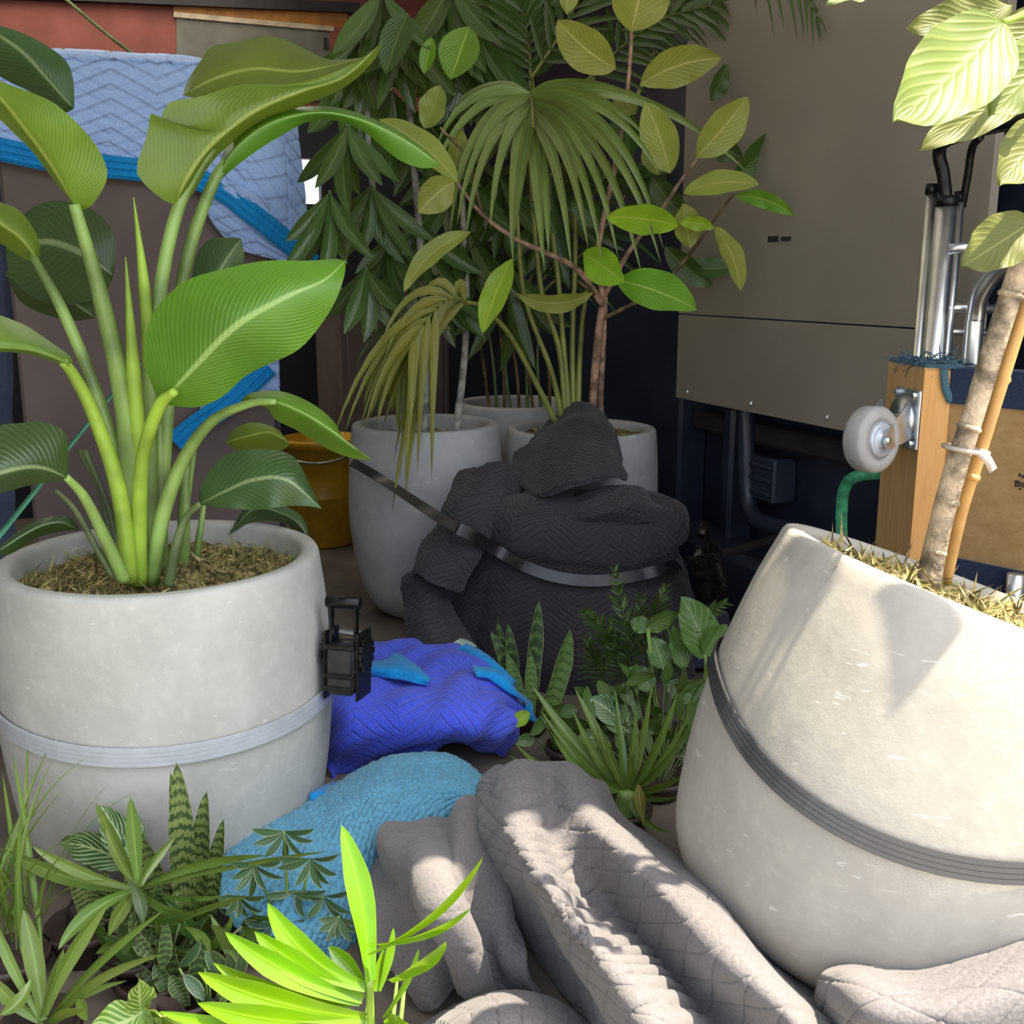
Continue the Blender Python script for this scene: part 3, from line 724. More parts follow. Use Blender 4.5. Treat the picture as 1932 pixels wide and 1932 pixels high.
hood = surf_vf(Yrows([
    [(1036, 792, 2.95), (1068, 766, 2.93), (1102, 756, 2.93), (1137, 768, 2.95), (1146, 800, 3.0)],
    [(1000, 826, 2.84), (1050, 796, 2.76), (1102, 782, 2.74), (1148, 798, 2.78), (1160, 835, 2.9)],
    [(968, 862, 2.74), (1030, 850, 2.60), (1095, 838, 2.56), (1155, 846, 2.60), (1174, 875, 2.76)],
    [(962, 892, 2.62), (1014, 908, 2.46), (1085, 893, 2.41), (1152, 886, 2.45), (1184, 898, 2.62)],
    [(972, 912, 2.56), (1014, 936, 2.40), (1080, 916, 2.36), (1150, 902, 2.40), (1184, 906, 2.56)],
    [(978, 914, 2.58), (1018, 935, 2.44), (1082, 914, 2.41), (1148, 900, 2.45), (1180, 904, 2.60)],
    [(990, 910, 2.66), (1030, 922, 2.58), (1085, 903, 2.55), (1140, 893, 2.58), (1170, 896, 2.68)]]), 110, 90, quilt=chevron(.026, .16, .055, .002, .2), wr=.004, seed=11)
sleeve = surf_vf(Yrows([
    [(990, 905, 2.62), (960, 880, 2.56), (930, 876, 2.52), (905, 884, 2.50), (870, 890, 2.52), (852, 915, 2.58)],
    [(985, 930, 2.52), (955, 935, 2.45), (925, 925, 2.42), (890, 925, 2.40), (858, 930, 2.44), (838, 950, 2.52)],
    [(950, 965, 2.42), (930, 975, 2.38), (905, 975, 2.36), (870, 975, 2.35), (840, 975, 2.38), (822, 985, 2.46)],
    [(915, 1030, 2.36), (900, 1040, 2.32), (875, 1040, 2.30), (845, 1035, 2.30), (815, 1025, 2.33), (795, 1030, 2.40)],
    [(880, 1100, 2.32), (866, 1116, 2.27), (845, 1112, 2.24), (815, 1100, 2.24), (785, 1080, 2.27), (766, 1085, 2.34)]]), 80, 70, quilt=chevron(.026, .16, .05, .002, .2), wr=.004, seed=12)
tail = surf_vf(Yrows([
    [(866, 1108, 2.30), (830, 1085, 2.30), (790, 1075, 2.32), (764, 1088, 2.36)],
    [(850, 1130, 2.30), (820, 1115, 2.28), (790, 1105, 2.29), (760, 1108, 2.33)],
    [(880, 1180, 2.28), (840, 1165, 2.24), (800, 1150, 2.24), (770, 1150, 2.30)],
    [(930, 1250, 2.2), (880, 1240, 2.14), (820, 1228, 2.14), (770, 1212, 2.22)]]), 60, 50, quilt=chevron(.026, .16, .05, .003, .2), wr=.004, seed=13)
collar = surf_vf(Yrows([
    [(1020, 925, 2.60), (1080, 930, 2.56), (1150, 915, 2.58), (1200, 925, 2.60), (1255, 950, 2.66)],
    [(1040, 950, 2.46), (1090, 950, 2.42), (1150, 925, 2.42), (1200, 918, 2.46), (1265, 955, 2.58)],
    [(1060, 968, 2.38), (1100, 975, 2.34), (1155, 962, 2.32), (1210, 945, 2.36), (1285, 975, 2.50)],
    [(1075, 975, 2.40), (1120, 990, 2.37), (1165, 988, 2.36), (1225, 985, 2.38), (1300, 1000, 2.50)]]), 60, 80, quilt=chevron(.026, .16, .05, .003, .2), wr=.004, seed=14)
V, Fc, U = join([bundle, hood, sleeve, tail, collar])
o = mesh('charcoal_blanket', V, Fc, M['q_charcoal'], uv=U, label='charcoal quilted blanket bundled around the fig pot and strapped', cat='blanket', group='moving blankets')
# black strap over it
def onb(px, py, off=.012, r=.272):
    for Y in np.linspace(2.1, 2.6, 200):
        p = PY(px, py, Y); e = ((p[0] - BC[0]) / (r + off)) ** 2 + ((p[1] - BC[1]) / (r * .78 + off)) ** 2
        if e < 1: return p
    return p
P = [PY(664, 872, 2.62), PY(720, 905, 2.60), PY(800, 958, 2.36), PY(850, 990, 2.285), PY(895, 1012, 2.29)] + [onb(x, y) for x, y in ((940, 1040), (990, 1068), (1040, 1086), (1095, 1095), (1150, 1094), (1210, 1084), (1260, 1070), (1305, 1056))]
P = cr(P, 120)
Nn = np.array([(CAM - p) / np.linalg.norm(CAM - p) + np.array([0, -.2, .15 if p[0] > -.12 else 1.1]) for p in P])
V, Fc = band_vf(P, Nn, .026, .002)
mesh('lashing_strap', V, Fc, M['strap_black'], smooth=False, label='black strap lashed across the charcoal blanket and the tall pot', cat='strap', group='webbing straps')
P = cr([PY(1310, 1050, 2.3), PY(1360, 1046, 2.34), PY(1420, 1030, 2.4), PY(1480, 1012, 2.45), PY(1540, 1010, 2.5)], 30)
V, Fc = band_vf(P, np.tile(np.array([-.3, -.8, .4]), (30, 1)), .02, .003)
mesh('lashing_strap', V, Fc, M['strap_black'], label='black strap running from the tangled ratchet toward the truck side', cat='strap', group='webbing straps')
V, Fc, U = surf_vf(mapZ([[(1230, 1150, .02), (1310, 1150, .03), (1370, 1150, .03)], [(1220, 1180, .06), (1310, 1180, .07), (1375, 1170, .06)], [(1230, 1250, .02), (1310, 1260, .02), (1380, 1250, .02)]]), 40, 40, wr=.004, seed=21)
thick(mesh('navy_blanket', V, Fc, fabric('quilt_navy', (0.025, 0.025, 0.06)), uv=U, label='dark navy blanket lying flat beside the charcoal bundle', cat='blanket', group='moving blankets'), .006)

# ================================================================== floor blankets
rb = root('royal_blue_blanket', 'folded royal blue quilted blanket with cyan binding on the floor', 'blanket', PZ(800, 1350, 0), 'moving blankets')
rows = mapZ([[(660, 1240, .02), (690, 1238, .02), (740, 1238, .02), (800, 1240, .02), (865, 1243, .02), (930, 1290, .02), (985, 1330, .01)],
             [(664, 1219, .125), (690, 1215, .14), (740, 1215, .14), (800, 1217, .14), (868, 1222, .14), (935, 1268, .12), (985, 1318, .07)],
             [(625, 1290, .12), (670, 1268, .15), (740, 1272, .15), (810, 1270, .15), (880, 1272, .165), (945, 1305, .14), (990, 1345, .08)],
             [(606, 1340, .11), (655, 1330, .15), (730, 1325, .142), (810, 1330, .148), (890, 1325, .16), (955, 1345, .12), (988, 1360, .06)],
             [(604, 1400, .06), (650, 1395, .09), (730, 1385, .10), (810, 1388, .10), (880, 1385, .11), (935, 1385, .09), (972, 1385, .05)],
             [(628, 1470, .0), (662, 1458, .0), (730, 1436, .01), (810, 1428, .01), (872, 1402, .02), (932, 1424, .01), (958, 1418, .01)]])
V, Fc, U = surf_vf(rows, 170, 190, quilt=chevron(.02, .16, .07, .0008, .13), wr=.0045, wf=14, seed=31)
thick(mesh('quilt', V, Fc, M['q_blue'], rb, U), .007)
def zband(name, pts, w, mat, parent, n=30, up=(0, -.5, 1)):
    P = cr([PZ(*p) for p in pts], n); V, Fc = band_vf(P, np.tile(np.array(up, float), (n, 1)), w, .006)
    return mesh(name, V, Fc, mat, parent)
zband('binding', [(872, 1222, .155), (905, 1240, .155), (940, 1270, .14), (965, 1295, .12)], .026, M['binding'], rb)
zband('binding', [(895, 1268, .18), (930, 1275, .165), (965, 1300, .14), (990, 1325, .10), (1006, 1355, .06), (1010, 1370, .03)], .028, M['binding'], rb)
V, Fc, U = surf_vf(mapZ([[(690, 1248, .165), (728, 1245, .168), (745, 1232, .165), (775, 1250, .165), (812, 1282, .165)], [(692, 1262, .172), (730, 1262, .176), (755, 1258, .176), (785, 1270, .175), (808, 1285, .17)], [(700, 1275, .16), (735, 1280, .162), (760, 1284, .162), (785, 1290, .162), (806, 1292, .16)]]), 30, 40, wr=.001, seed=8)
thick(mesh('turned_binding', V, Fc, M['binding'], rb, U), .004)
zband('care_label', [(862, 1212, .15), (878, 1216, .155), (892, 1226, .155)], .02, M['tag'], rb, 10)
tl = root('teal_blanket', 'crinkled teal blue blanket curving past the base of the wide concrete pot', 'blanket', PZ(700, 1560, 0), 'moving blankets')
rows = mapZ([[(395, 1665, .0), (490, 1590, .0), (590, 1530, .0), (690, 1475, .0), (790, 1458, .0), (855, 1465, .0), (915, 1500, .0)],
             [(395, 1650, .05), (490, 1566, .08), (590, 1512, .09), (690, 1448, .10), (790, 1428, .11), (855, 1436, .11), (908, 1472, .09)],
             [(410, 1680, .07), (510, 1605, .10), (610, 1548, .11), (700, 1490, .125), (790, 1465, .13), (850, 1470, .13), (905, 1500, .11)],
             [(440, 1740, .06), (540, 1680, .09), (640, 1610, .10), (720, 1545, .115), (800, 1510, .12), (850, 1505, .12), (905, 1520, .10)],
             [(480, 1800, .02), (580, 1760, .05), (670, 1690, .06), (740, 1610, .07), (810, 1560, .08), (860, 1545, .08), (910, 1550, .06)],
             [(520, 1840, .0), (620, 1810, .0), (700, 1740, .0), (760, 1660, .0), (820, 1610, .0), (870, 1590, .0), (915, 1590, .0)]])
def crinkle(U, V):
    return .0022 * np.sin(U * 260 + 3 * np.sin(V * 90)) * np.sin(V * 190 + 2.5 * np.sin(U * 120)) + .0012 * np.sin(U * 480 + V * 300)
V, Fc, U = surf_vf(rows, 200, 260, quilt=crinkle, wr=.002, seed=33)
thick(mesh('quilt', V, Fc, M['q_teal'], tl, U), .006)
zband('binding', [(575, 1535, .07), (600, 1500, .10), (640, 1478, .06)], .02, M['binding'], tl)

gA = mapZ([
    [(905, 1490, .0), (925, 1462, .08), (985, 1447, .15), (1040, 1449, .16), (1095, 1458, .15), (1120, 1480, .08), (1130, 1505, .0)],
    [(896, 1530, .02), (903, 1488, .13), (970, 1446, .235), (1040, 1450, .235), (1100, 1470, .225), (1150, 1510, .13), (1170, 1550, .02)],
    [(903, 1610, .02), (908, 1560, .15), (962, 1555, .255), (1040, 1572, .225), (1120, 1530, .255), (1198, 1562, .15), (1215, 1610, .02)],
    [(932, 1690, .02), (938, 1640, .14), (1010, 1645, .25), (1110, 1672, .185), (1195, 1615, .255), (1275, 1640, .15), (1292, 1685, .02)],
    [(990, 1775, .02), (996, 1720, .14), (1080, 1735, .24), (1200, 1770, .15), (1290, 1712, .25), (1368, 1722, .14), (1385, 1765, .02)],
    [(1045, 1855, .02), (1062, 1800, .13), (1140, 1815, .225), (1270, 1855, .13), (1375, 1805, .24), (1455, 1802, .14), (1475, 1845, .02)],
    [(1105, 1935, .02), (1128, 1880, .13), (1205, 1900, .21), (1345, 1935, .12), (1465, 1890, .225), (1540, 1878, .14), (1560, 1920, .02)],
    [(1170, 2030, .02), (1190, 1980, .12), (1270, 2000, .19), (1420, 2030, .11), (1550, 1985, .20), (1630, 1955, .12), (1650, 2000, .02)]])
def qA(U, V):
    vm = V.max()
    h = diamonds(.046, .0022, .10, .55)(U, V)
    x = (V / vm - .43); puck = np.exp(-(x / .07) ** 2)
    h = h + puck * .0032 * np.sin(U * 2 * PI / .026 + V * 40 + 2 * np.sin(U * 31)) * np.clip((U - .12) * 8, 0, 1)
    return h + .006 * np.sin(U * 17 + V * 9) + .004 * np.sin(V * 33 + U * 8 + 2 * np.sin(U * 13))
fA = surf_vf(gA, 230, 200, quilt=qA, wr=.002, seed=41)
gB = mapZ([
    [(684, 1660, .0), (725, 1595, .04), (800, 1555, .07), (880, 1538, .09), (940, 1540, .08)],
    [(676, 1690, .04), (722, 1600, .13), (800, 1548, .17), (880, 1528, .18), (945, 1560, .15)],
    [(690, 1730, .05), (750, 1660, .16), (830, 1620, .215), (890, 1610, .20), (950, 1650, .12)],
    [(705, 1780, .04), (775, 1730, .13), (845, 1695, .20), (900, 1700, .15), (965, 1740, .10)],
    [(745, 1840, .03), (810, 1800, .10), (868, 1770, .15), (925, 1800, .09), (1000, 1830, .08)],
    [(790, 1905, .0), (845, 1880, .03), (890, 1875, .05), (960, 1890, .03), (1070, 1900, .02)]])
def qB(U, V): return .013 * np.sin(V * 46 + 1.5 * np.sin(U * 9)) + .004 * np.sin(V * 95 + U * 12) + diamonds(.05, .0015, .10, .5)(U, V)
fB = surf_vf(gB, 130, 120, quilt=qB, wr=.003, seed=42)
gC = mapZ([
    [(760, 1960, .0), (850, 1895, .02), (940, 1872, .035), (1040, 1885, .03), (1120, 1930, .0)],
    [(775, 1980, .03), (860, 1912, .075), (945, 1885, .09), (1040, 1903, .08), (1135, 1960, .02)],
    [(790, 2030, .05), (880, 1950, .115), (960, 1925, .13), (1045, 1945, .11), (1150, 2000, .03)],
    [(800, 2080, .03), (880, 2030, .08), (970, 2020, .09), (1060, 2030, .07), (1160, 2060, .02)]])
fC = surf_vf(gC, 90, 90, quilt=chevron(.03, .3, .02, .0025, .12, swap=True), wr=.003, seed=43)
V, Fc, U = join([fA, fB, fC])
o = mesh('grey_blanket', V, Fc, M['q_grey'], uv=U, label='crumpled grey quilted blanket with a long sunlit fold across the floor', cat='blanket', group='moving blankets')
thick(o, .008)
gD = mapZ([
    [(1585, 1880, .10), (1640, 1858, .14), (1740, 1862, .15), (1850, 1830, .16), (1960, 1770, .17), (2060, 1700, .17)],
    [(1560, 1862, .17), (1602, 1829, .225), (1735, 1843, .235), (1850, 1798, .245), (1960, 1732, .25), (2060, 1660, .25)],
    [(1552, 1900, .16), (1612, 1890, .25), (1742, 1896, .255), (1862, 1862, .265), (1985, 1808, .27), (2080, 1750, .27)],
    [(1570, 1960, .10), (1632, 1965, .20), (1750, 1968, .21), (1875, 1945, .22), (2000, 1900, .23), (2100, 1840, .23)],
    [(1600, 2060, .0), (1650, 2070, .05), (1760, 2080, .05), (1890, 2060, .05), (2020, 2020, .05), (2120, 1970, .05)]])
fD = surf_vf(gD, 120, 150, quilt=diamonds(.048, .0022, .10, .5), wr=.004, seed=44)
gE = mapZ([
    [(1880, 1810, .10), (1872, 1750, .16), (1884, 1702, .205), (1920, 1668, .235), (1985, 1640, .25)],
    [(1900, 1812, .12), (1888, 1760, .19), (1898, 1712, .24), (1930, 1680, .265), (1990, 1655, .275)],
    [(1940, 1815, .14), (1925, 1770, .20), (1930, 1728, .25), (1955, 1700, .275), (2010, 1680, .285)]])
fE = surf_vf(gE, 50, 60, quilt=diamonds(.042, .003, .16, .5), wr=.003, seed=45)
V, Fc, U = join([fD, fE])
thick(mesh('grey_blanket', V, Fc, M['q_grey'], uv=U, label='rolled grey quilted blanket wedged around the tilted pot base', cat='blanket', group='moving blankets'), .008)

# strap on the leaning pot
ring_strap('ratchet_strap', 'dark shiny strap cinched around the tilted concrete pot', MR, radf(.254, .272, .205, .46), .367, .024, plain('strap_dark', (0.05, 0.05, 0.054), 0.22, var=0.03, scale=40, spec=0.8), wt=(.104, .13, 0), zc=.225, wav=.0004)
# green straps
P = cr([PY(-40, 1060, 2.0), PY(0, 1010, 2.06), PY(80, 910, 2.2), PY(150, 820, 2.36), PY(215, 742, 2.52), PY(280, 670, 2.7)], 40)
V, Fc = band_vf(P, np.tile(np.array([-.5, -1, .3]), (40, 1)), .024, .002)
mesh('green_strap', V, Fc, plain('strap_mint', (0.10, 0.42, 0.24), 0.5), label='mint green webbing strap stretched behind the bird of paradise stems', cat='strap', group='webbing straps')
P = cr([PZ(1590, 1385, 0.004), PY(1588, 1200, 2.0), PY(1588, 1030, 2.0), PY(1588, 960, 2.0), PY(1594, 920, 1.98), PY(1618, 898, 1.95), PY(1690, 890, 1.905)], 30)
V, Fc = band_vf(P, np.tile(np.array([-.3, -1, .1]), (30, 1)), .022, .002)
mesh('green_strap', V, Fc, M['strap_green'], label='dark green strap end curling up beside the wooden dolly', cat='strap', group='webbing straps')

# ================================================================== dolly
dq = root('furniture_dolly', 'wooden furniture dolly stood on end with caster and navy carpet rails', 'dolly', PY(1790, 1100, 1.75) * np.array([1, 1, 0]))
E0 = PY(1744, 700, 1.75)[:2]; E1 = PY(1797, 700, 1.745)[:2]; EL = PY(1676, 700, 1.88)[:2]
ZT = PY(1744, 694, 1.75)[2]
def quad_prism(pts, z0, z1):
    V = [(p[0], p[1], z0) for p in pts] + [(p[0], p[1], z1) for p in pts]
    n = len(pts)
    return np.array(V), [tuple(range(n))[::-1], tuple(range(n, 2 * n))] + [(i, (i + 1) % n, n + (i + 1) % n, n + i) for i in range(n)]
dA = (EL - E0)
mesh('end_board', *quad_prism([E0, E1, E1 + dA, EL], 0.05, ZT), M['wood'], dq, smooth=False)
nrm = np.array([-(E1 - E0)[1], (E1 - E0)[0]]); nrm /= -np.linalg.norm(nrm)
mesh('edge_strip', *quad_prism([E0 + nrm * .003, E1 + nrm * .003, E1, E0], 0.05, ZT - .004), M['wood_orange'], dq, smooth=False, label='bright orange wood edge')
dB = np.array([.64, -.77]); nB = np.array([-.77, -.64]); 
B0 = E1 + dB * .001; B1 = E1 + dB * .42
zw1 = PY(1830, 752, 1.70)[2]; zw0 = PY(1800, 1045, 1.74)[2]
mesh('face_board', *quad_prism([B0, B1, B1 - nB * .03, B0 - nB * .03], zw0, zw1), M['wood_face'], dq, smooth=False)
mesh('carpet_rail', *quad_prism([B0 + nB * .006, B1 + nB * .006, B1 - nB * .035, B0 - nB * .035], zw1 - .012, ZT + .002), M['carpet'], dq, smooth=False)
mesh('carpet_rail', *quad_prism([B0 + nB * .006, B1 + nB * .006, B1 - nB * .035, B0 - nB * .035], zw0 - .065, zw0), M['carpet'], dq, smooth=False)
# frayed carpet along the top of the end board
rs = np.random.RandomState(77); fp = []
for k in range(260):
    u, v_ = rs.rand(), rs.rand()
    b = E0 + (E1 - E0) * u * 1.5 + dA * v_ * .9
    L = .02 + .02 * rs.rand(); d = rs.randn(3); d[2] = d[2] * .3 - .1; d /= np.linalg.norm(d)
    q0 = np.array([b[0], b[1], ZT + .002 + .006 * rs.rand()])
    t_ = tube_vf([q0, q0 + d * L * .5 + [0, 0, .004], q0 + d * L], [.0011, .0011, .0006], 4); fp.append((t_[0], t_[1]))
V, Fc, _ = join(fp); mesh('carpet_fray', V, Fc, M['fray'], dq, kind='stuff')
mesh('carpet_top', *quad_prism([E0 - nrm * .004, E1 + dB * .02, E1 + dA, EL + (E0 - EL) * .1], ZT, ZT + .006), M['fray'], dq, smooth=False)
P = [np.array([*(E0 * .35 + E1 * .65), ZT]) + np.array([nrm[0], nrm[1], 0]) * .006, np.array([*(E0 * .25 + E1 * .75), ZT - .03]) + np.array([nrm[0], nrm[1], 0]) * .006, np.array([*(E1), ZT - .055]) + np.array([nrm[0], nrm[1], 0]) * .006]
V, Fc = band_vf(cr(P, 12), np.tile(np.array([nrm[0], nrm[1], 0]), (12, 1)), .012, .003); mesh('carpet_strand', V, Fc, M['fray'], dq)
# caster
A_ = dA / np.linalg.norm(dA)
nA = np.array([-A_[1], A_[0]]); nA = nA if nA[0] < 0 else -nA
R = np.stack([[A_[0], A_[1], 0], [nA[0], nA[1], 0], [0, 0, 1]], 1)
pc = PY(1725, 790, 1.775); pcx = np.array([*(E0 + dA * .30), pc[2]])
pl = mesh('caster_plate', *box_vf(pcx + np.array([*nA, 0]) * .004, .085, .006, .10, R, .002), M['zinc'], dq, smooth=False)
for sx in (-1, 1):
    for sz in (-1, 1):
        q0 = pcx + R @ np.array([sx * .032, .007, sz * .04]); v = tube_vf([q0, q0 + R @ np.array([0, .007, 0])], .006, 6)
        mesh('bolt', v[0], v[1], M['zinc'], pl, smooth=False)
v = tube_vf([pcx + np.array([*nA, 0]) * .006, pcx + np.array([*nA, 0]) * .02], [.038, .034], 28); mesh('swivel', v[0], v[1], M['zinc'], pl)
wc = PY(1644, 829, 1.69)
wa = np.array([.56, -.82, .05]); wa /= np.linalg.norm(wa)
def disc_prof(prof, c, ax, seg=44):
    q_ = Vector(ax).to_track_quat('Z', 'Y'); return lathe_vf(prof, seg, Matrix.Translation(Vector(c)) @ q_.to_matrix().to_4x4())
wl_ = mesh('wheel', *disc_prof([(0, -.020), (.040, -.020), (.050, -.017), (.0535, -.012), (.0535, .012), (.050, .017), (.041, .020), (.033, .019), (.032, .0155), (.030, .0155), (.0295, .019), (0, .019)], wc, wa), M['tyre'], dq)
mesh('hub', *disc_prof([(.0285, .0155), (.0285, .0215), (.024, .0225), (.012, .0225), (.011, .026), (0, .026)], wc, wa), M['hub'], wl_)
v = tube_vf([wc - wa * .032, wc + wa * .034], .006, 8); mesh('axle_bolt', v[0], v[1], M['zinc'], wl_)
sc_ = pcx + np.array([*nA, 0]) * .02
for sg in (-1, 1):
    w0 = wc + wa * sg * .027; s0 = sc_ + wa * sg * .026
    ax = (s0 - w0); Lf = np.linalg.norm(ax); ax /= Lf; up = np.cross(wa, ax)
    st0 = [w0 - ax * .014 + up * .0, w0 - ax * .006 - up * .013, w0 + ax * .02 - up * .02, s0 - up * .034, s0 + up * .034, w0 + ax * .035 + up * .02, w0 - ax * .004 + up * .012]
    n = len(st0); V = np.array(st0 + [p + wa * .003 * sg for p in st0])
    Fc = [tuple(range(n)), tuple(range(2 * n - 1, n - 1, -1))] + [(i, (i + 1) % n, n + (i + 1) % n, n + i) for i in range(n)]
    mesh('fork_plate', V, Fc, M['zinc'], dq, smooth=False)
v = tube_vf([sc_ - wa * .03, sc_ + wa * .03], .034, 24, flat=.2); mesh('fork_crown', v[0], v[1], M['zinc'], dq)
cp = PY(1912, 1140, 1.62); v = tube_vf([cp - [0, 0, .03], cp + [0, 0, .05]], .014, 16); mesh('caster_stem', v[0], v[1], M['zinc'], dq)
# worn print on the face board, only its first strokes in view
def onface(px, py):
    d = ray(px, py); n3 = np.array([nB[0], nB[1], 0]); return CAM + d * (((np.array([*B0, 0]) - CAM) @ n3) / (d @ n3)) + n3 * .0006
RB = np.array([[dB[0], nB[0], 0], [dB[1], nB[1], 0], [0, 0, 1]])
ik = [box_vf(onface(x, y), w / 1150, .0008, h / 1150, RB) for x, y, w, h in ((1924, 896, 4, 6), (1930, 899, 4, 6), (1917, 913, 3, 11), (1922, 913, 3, 11), (1919.5, 908, 8, 3), (1927, 914, 3, 9), (1932, 915, 3, 9), (1925, 922, 3, 4), (1938, 914, 3, 9), (1936, 899, 4, 6))]
V, Fc, _ = join(ik); mesh('printed_mark', V, Fc, M['ink'], dq, smooth=False, label='worn dark print strokes')

# ================================================================== hand truck behind the dolly
ht_ = root('hand_truck', 'chrome tube hand truck with black looped handle behind the dolly', 'hand truck', PY(1790, 700, 1.98) * np.array([1, 1, 0]))
def vt(name, px, ytop, r, Y, mat='steel', cap=None):
    a_ = PY(px, ytop, Y); v = tube_vf([(a_[0], a_[1], .03), (a_[0], a_[1], a_[2])], r, 20); o = mesh(name, v[0], v[1], M[mat], ht_)
    return a_
t1 = vt('upright_tube', 1758, 362, .0105, 2.0); t2_ = vt('upright_tube', 1786, 385, .019, 1.97); t3 = vt('upright_tube', 1811, 376, .0095, 2.0)
for q0, r_ in ((t1, .012), (t2_, .020), (t3, .0115)):
    v = tube_vf([q0 - [0, 0, .004], q0 + [0, 0, .014]], [r_, r_ * .9], 18); mesh('collar', v[0], v[1], M['black_metal'], ht_)
hp = [PY(1786, 390, 1.97), PY(1780, 330, 1.97), PY(1772, 292, 1.97), PY(1782, 268, 1.95), PY(1830, 250, 1.9), PY(1890, 236, 1.85), PY(1950, 222, 1.8), PY(2020, 215, 1.76)]
v = tube_vf(hp, .0115, 14, 50); mesh('handle_loop', v[0], v[1], M['black_metal'], ht_)
v = tube_vf([PY(1815, 390, 2.0), PY(1826, 330, 1.98), PY(1834, 280, 1.96), PY(1850, 258, 1.93)], .007, 10, 24); mesh('handle_brace', v[0], v[1], M['black_metal'], ht_)
bt = [PY(1838, 700, 1.95) * np.array([1, 1, 0]) + [0, 0, .05], PY(1832, 690, 1.95), PY(1840, 600, 1.95), PY(1852, 550, 1.93), PY(1885, 508, 1.9), PY(1935, 480, 1.85), PY(2000, 460, 1.8)]
v = tube_vf(bt, .0165, 18, 60); mesh('bent_tube', v[0], v[1], M['steel'], ht_)
for y_ in (580, 625):
    v = tube_vf([PY(1760, y_, 2.0), PY(1900, y_ + 4, 2.0)], .009 if y_ == 580 else .006, 12); mesh('cross_bar', v[0], v[1], M['steel'], ht_)
kp = PY(1789, 470, 1.95); v = tube_vf([kp, kp + np.array([.05, -.005, .006])], [.010, .007], 12); mesh('clamp_bolt', v[0], v[1], M['zinc'], ht_)
mesh('toe_plate', *box_vf(PY(1800, 700, 1.98) * np.array([1, 1, 0]) + [0, 0, .015], .26, .12, .03, None, .004), M['black_metal'], ht_, smooth=False)

# ================================================================== foliage builders
def prof_fn(kind, v):
    if kind == 'ell': return np.sin(PI * np.clip(v, 0, 1)) ** .72 * (1 - .12 * v)
    if kind == 'egg': return np.clip(np.sin(PI * v ** .8), 0, 1) ** .65
    if kind == 'lance': return np.clip(np.minimum(1, (v / .25 + .35) / 1.35), 0, 1) * np.clip((1 - v) / .55, 0, 1) ** .8 * (v < 1)
    if kind == 'strap': return np.minimum(1, .36 + v * 1.3) * np.clip((1 - v) / .34, 0, 1) ** .62
    if kind == 'snake': return np.minimum(1, .7 + v * .8) * np.clip((1 - v) / .32, 0, 1) ** .6
    if kind == 'palm': return np.minimum(1, .25 + v * 4) * np.clip((1 - v) / .75, 0, 1) ** .7
    if kind == 'heart': return np.clip(np.sin(PI * (v * .86 + .14)), 0, 1) ** .8 * np.where(v < .1, 0.75 + v * 2.5, 1)
    if kind == 'tri': return np.minimum(1, .3 + v * 6) * np.clip(1 - v, 0, 1) ** .8
    if kind == 'drop': return np.clip(np.sin(PI * v ** 1.25), 0, 1) ** .8
def leaf_grid(name, mid3, side3, w, mat, parent, kind='ell', fold=.25, m=7, wave=0.0, seed=0, nrm=None, asym=(1, 1), label=None):
    n = len(mid3); v = np.linspace(0, 1, n)
    w = np.asarray(w) * prof_fn(kind, v)
    t = np.gradient(mid3, axis=0); t /= np.linalg.norm(t, axis=1)[:, None] + 1e-9
    S = side3 - t * (side3 * t).sum(1)[:, None]; S /= np.linalg.norm(S, axis=1)[:, None] + 1e-9
    Nn = np.cross(t, S)
    flip = np.sign((Nn * (CAM - mid3)).sum(1).mean()) or 1.0
    Nn = Nn * flip
    u = np.linspace(-1, 1, m)
    V = np.zeros((n, m, 3))
    for j, uu in enumerate(u):
        k = asym[0] if uu < 0 else asym[1]
        h = fold * np.abs(uu) ** 1.3 * w * .5
        wv = wave * np.sin(v * 17 + (3 if uu > 0 else 0) + seed) * uu * uu
        V[:, j] = mid3 + S * (uu * k * w * .5)[:, None] + Nn * (h + wv)[:, None]
    U = np.stack([np.tile((u + 1) / 2, n), np.repeat(v, m)], 1)
    Fc = gridF(n, m)
    return mesh(name, V.reshape(-1, 3), Fc, mat, parent, U, label=label)
def pleaf(parent, b, t, w, Yb, Yt, mat, bend=0.0, kind='ell', fold=.25, roll=.25, n=14, wave=0.0, asym=(1, 1), name='leaf', droop=0.0, m=7):
    # leaf from pixel base to pixel tip; bend bows the midrib sideways; roll tips one side nearer
    b = np.array(b, float); t = np.array(t, float)
    d = t - b; L = np.hypot(*d); pr = np.array([-d[1], d[0]]) / (L + 1e-9)
    c = (b + t) / 2 + pr * bend * L
    v = np.linspace(0, 1, n)[:, None]
    p2 = (1 - v) ** 2 * b + 2 * v * (1 - v) * c + v ** 2 * t
    Y = Yb + (Yt - Yb) * v[:, 0] - droop * np.sin(PI * v[:, 0])
    mid = np.array([PY(p2[i, 0], p2[i, 1], Y[i]) for i in range(n)])
    g = np.gradient(p2, axis=0); g /= np.linalg.norm(g, axis=1)[:, None] + 1e-9
    side = np.stack([-g[:, 1], np.full(n, roll), -g[:, 0]], 1)
    ww = w / pxm((Yb + Yt) / 2, mid[:, 2].mean())
    return leaf_grid(name, mid, side, ww, M[mat] if isinstance(mat, str) else mat, parent, kind, fold, m, wave, L, asym=asym)
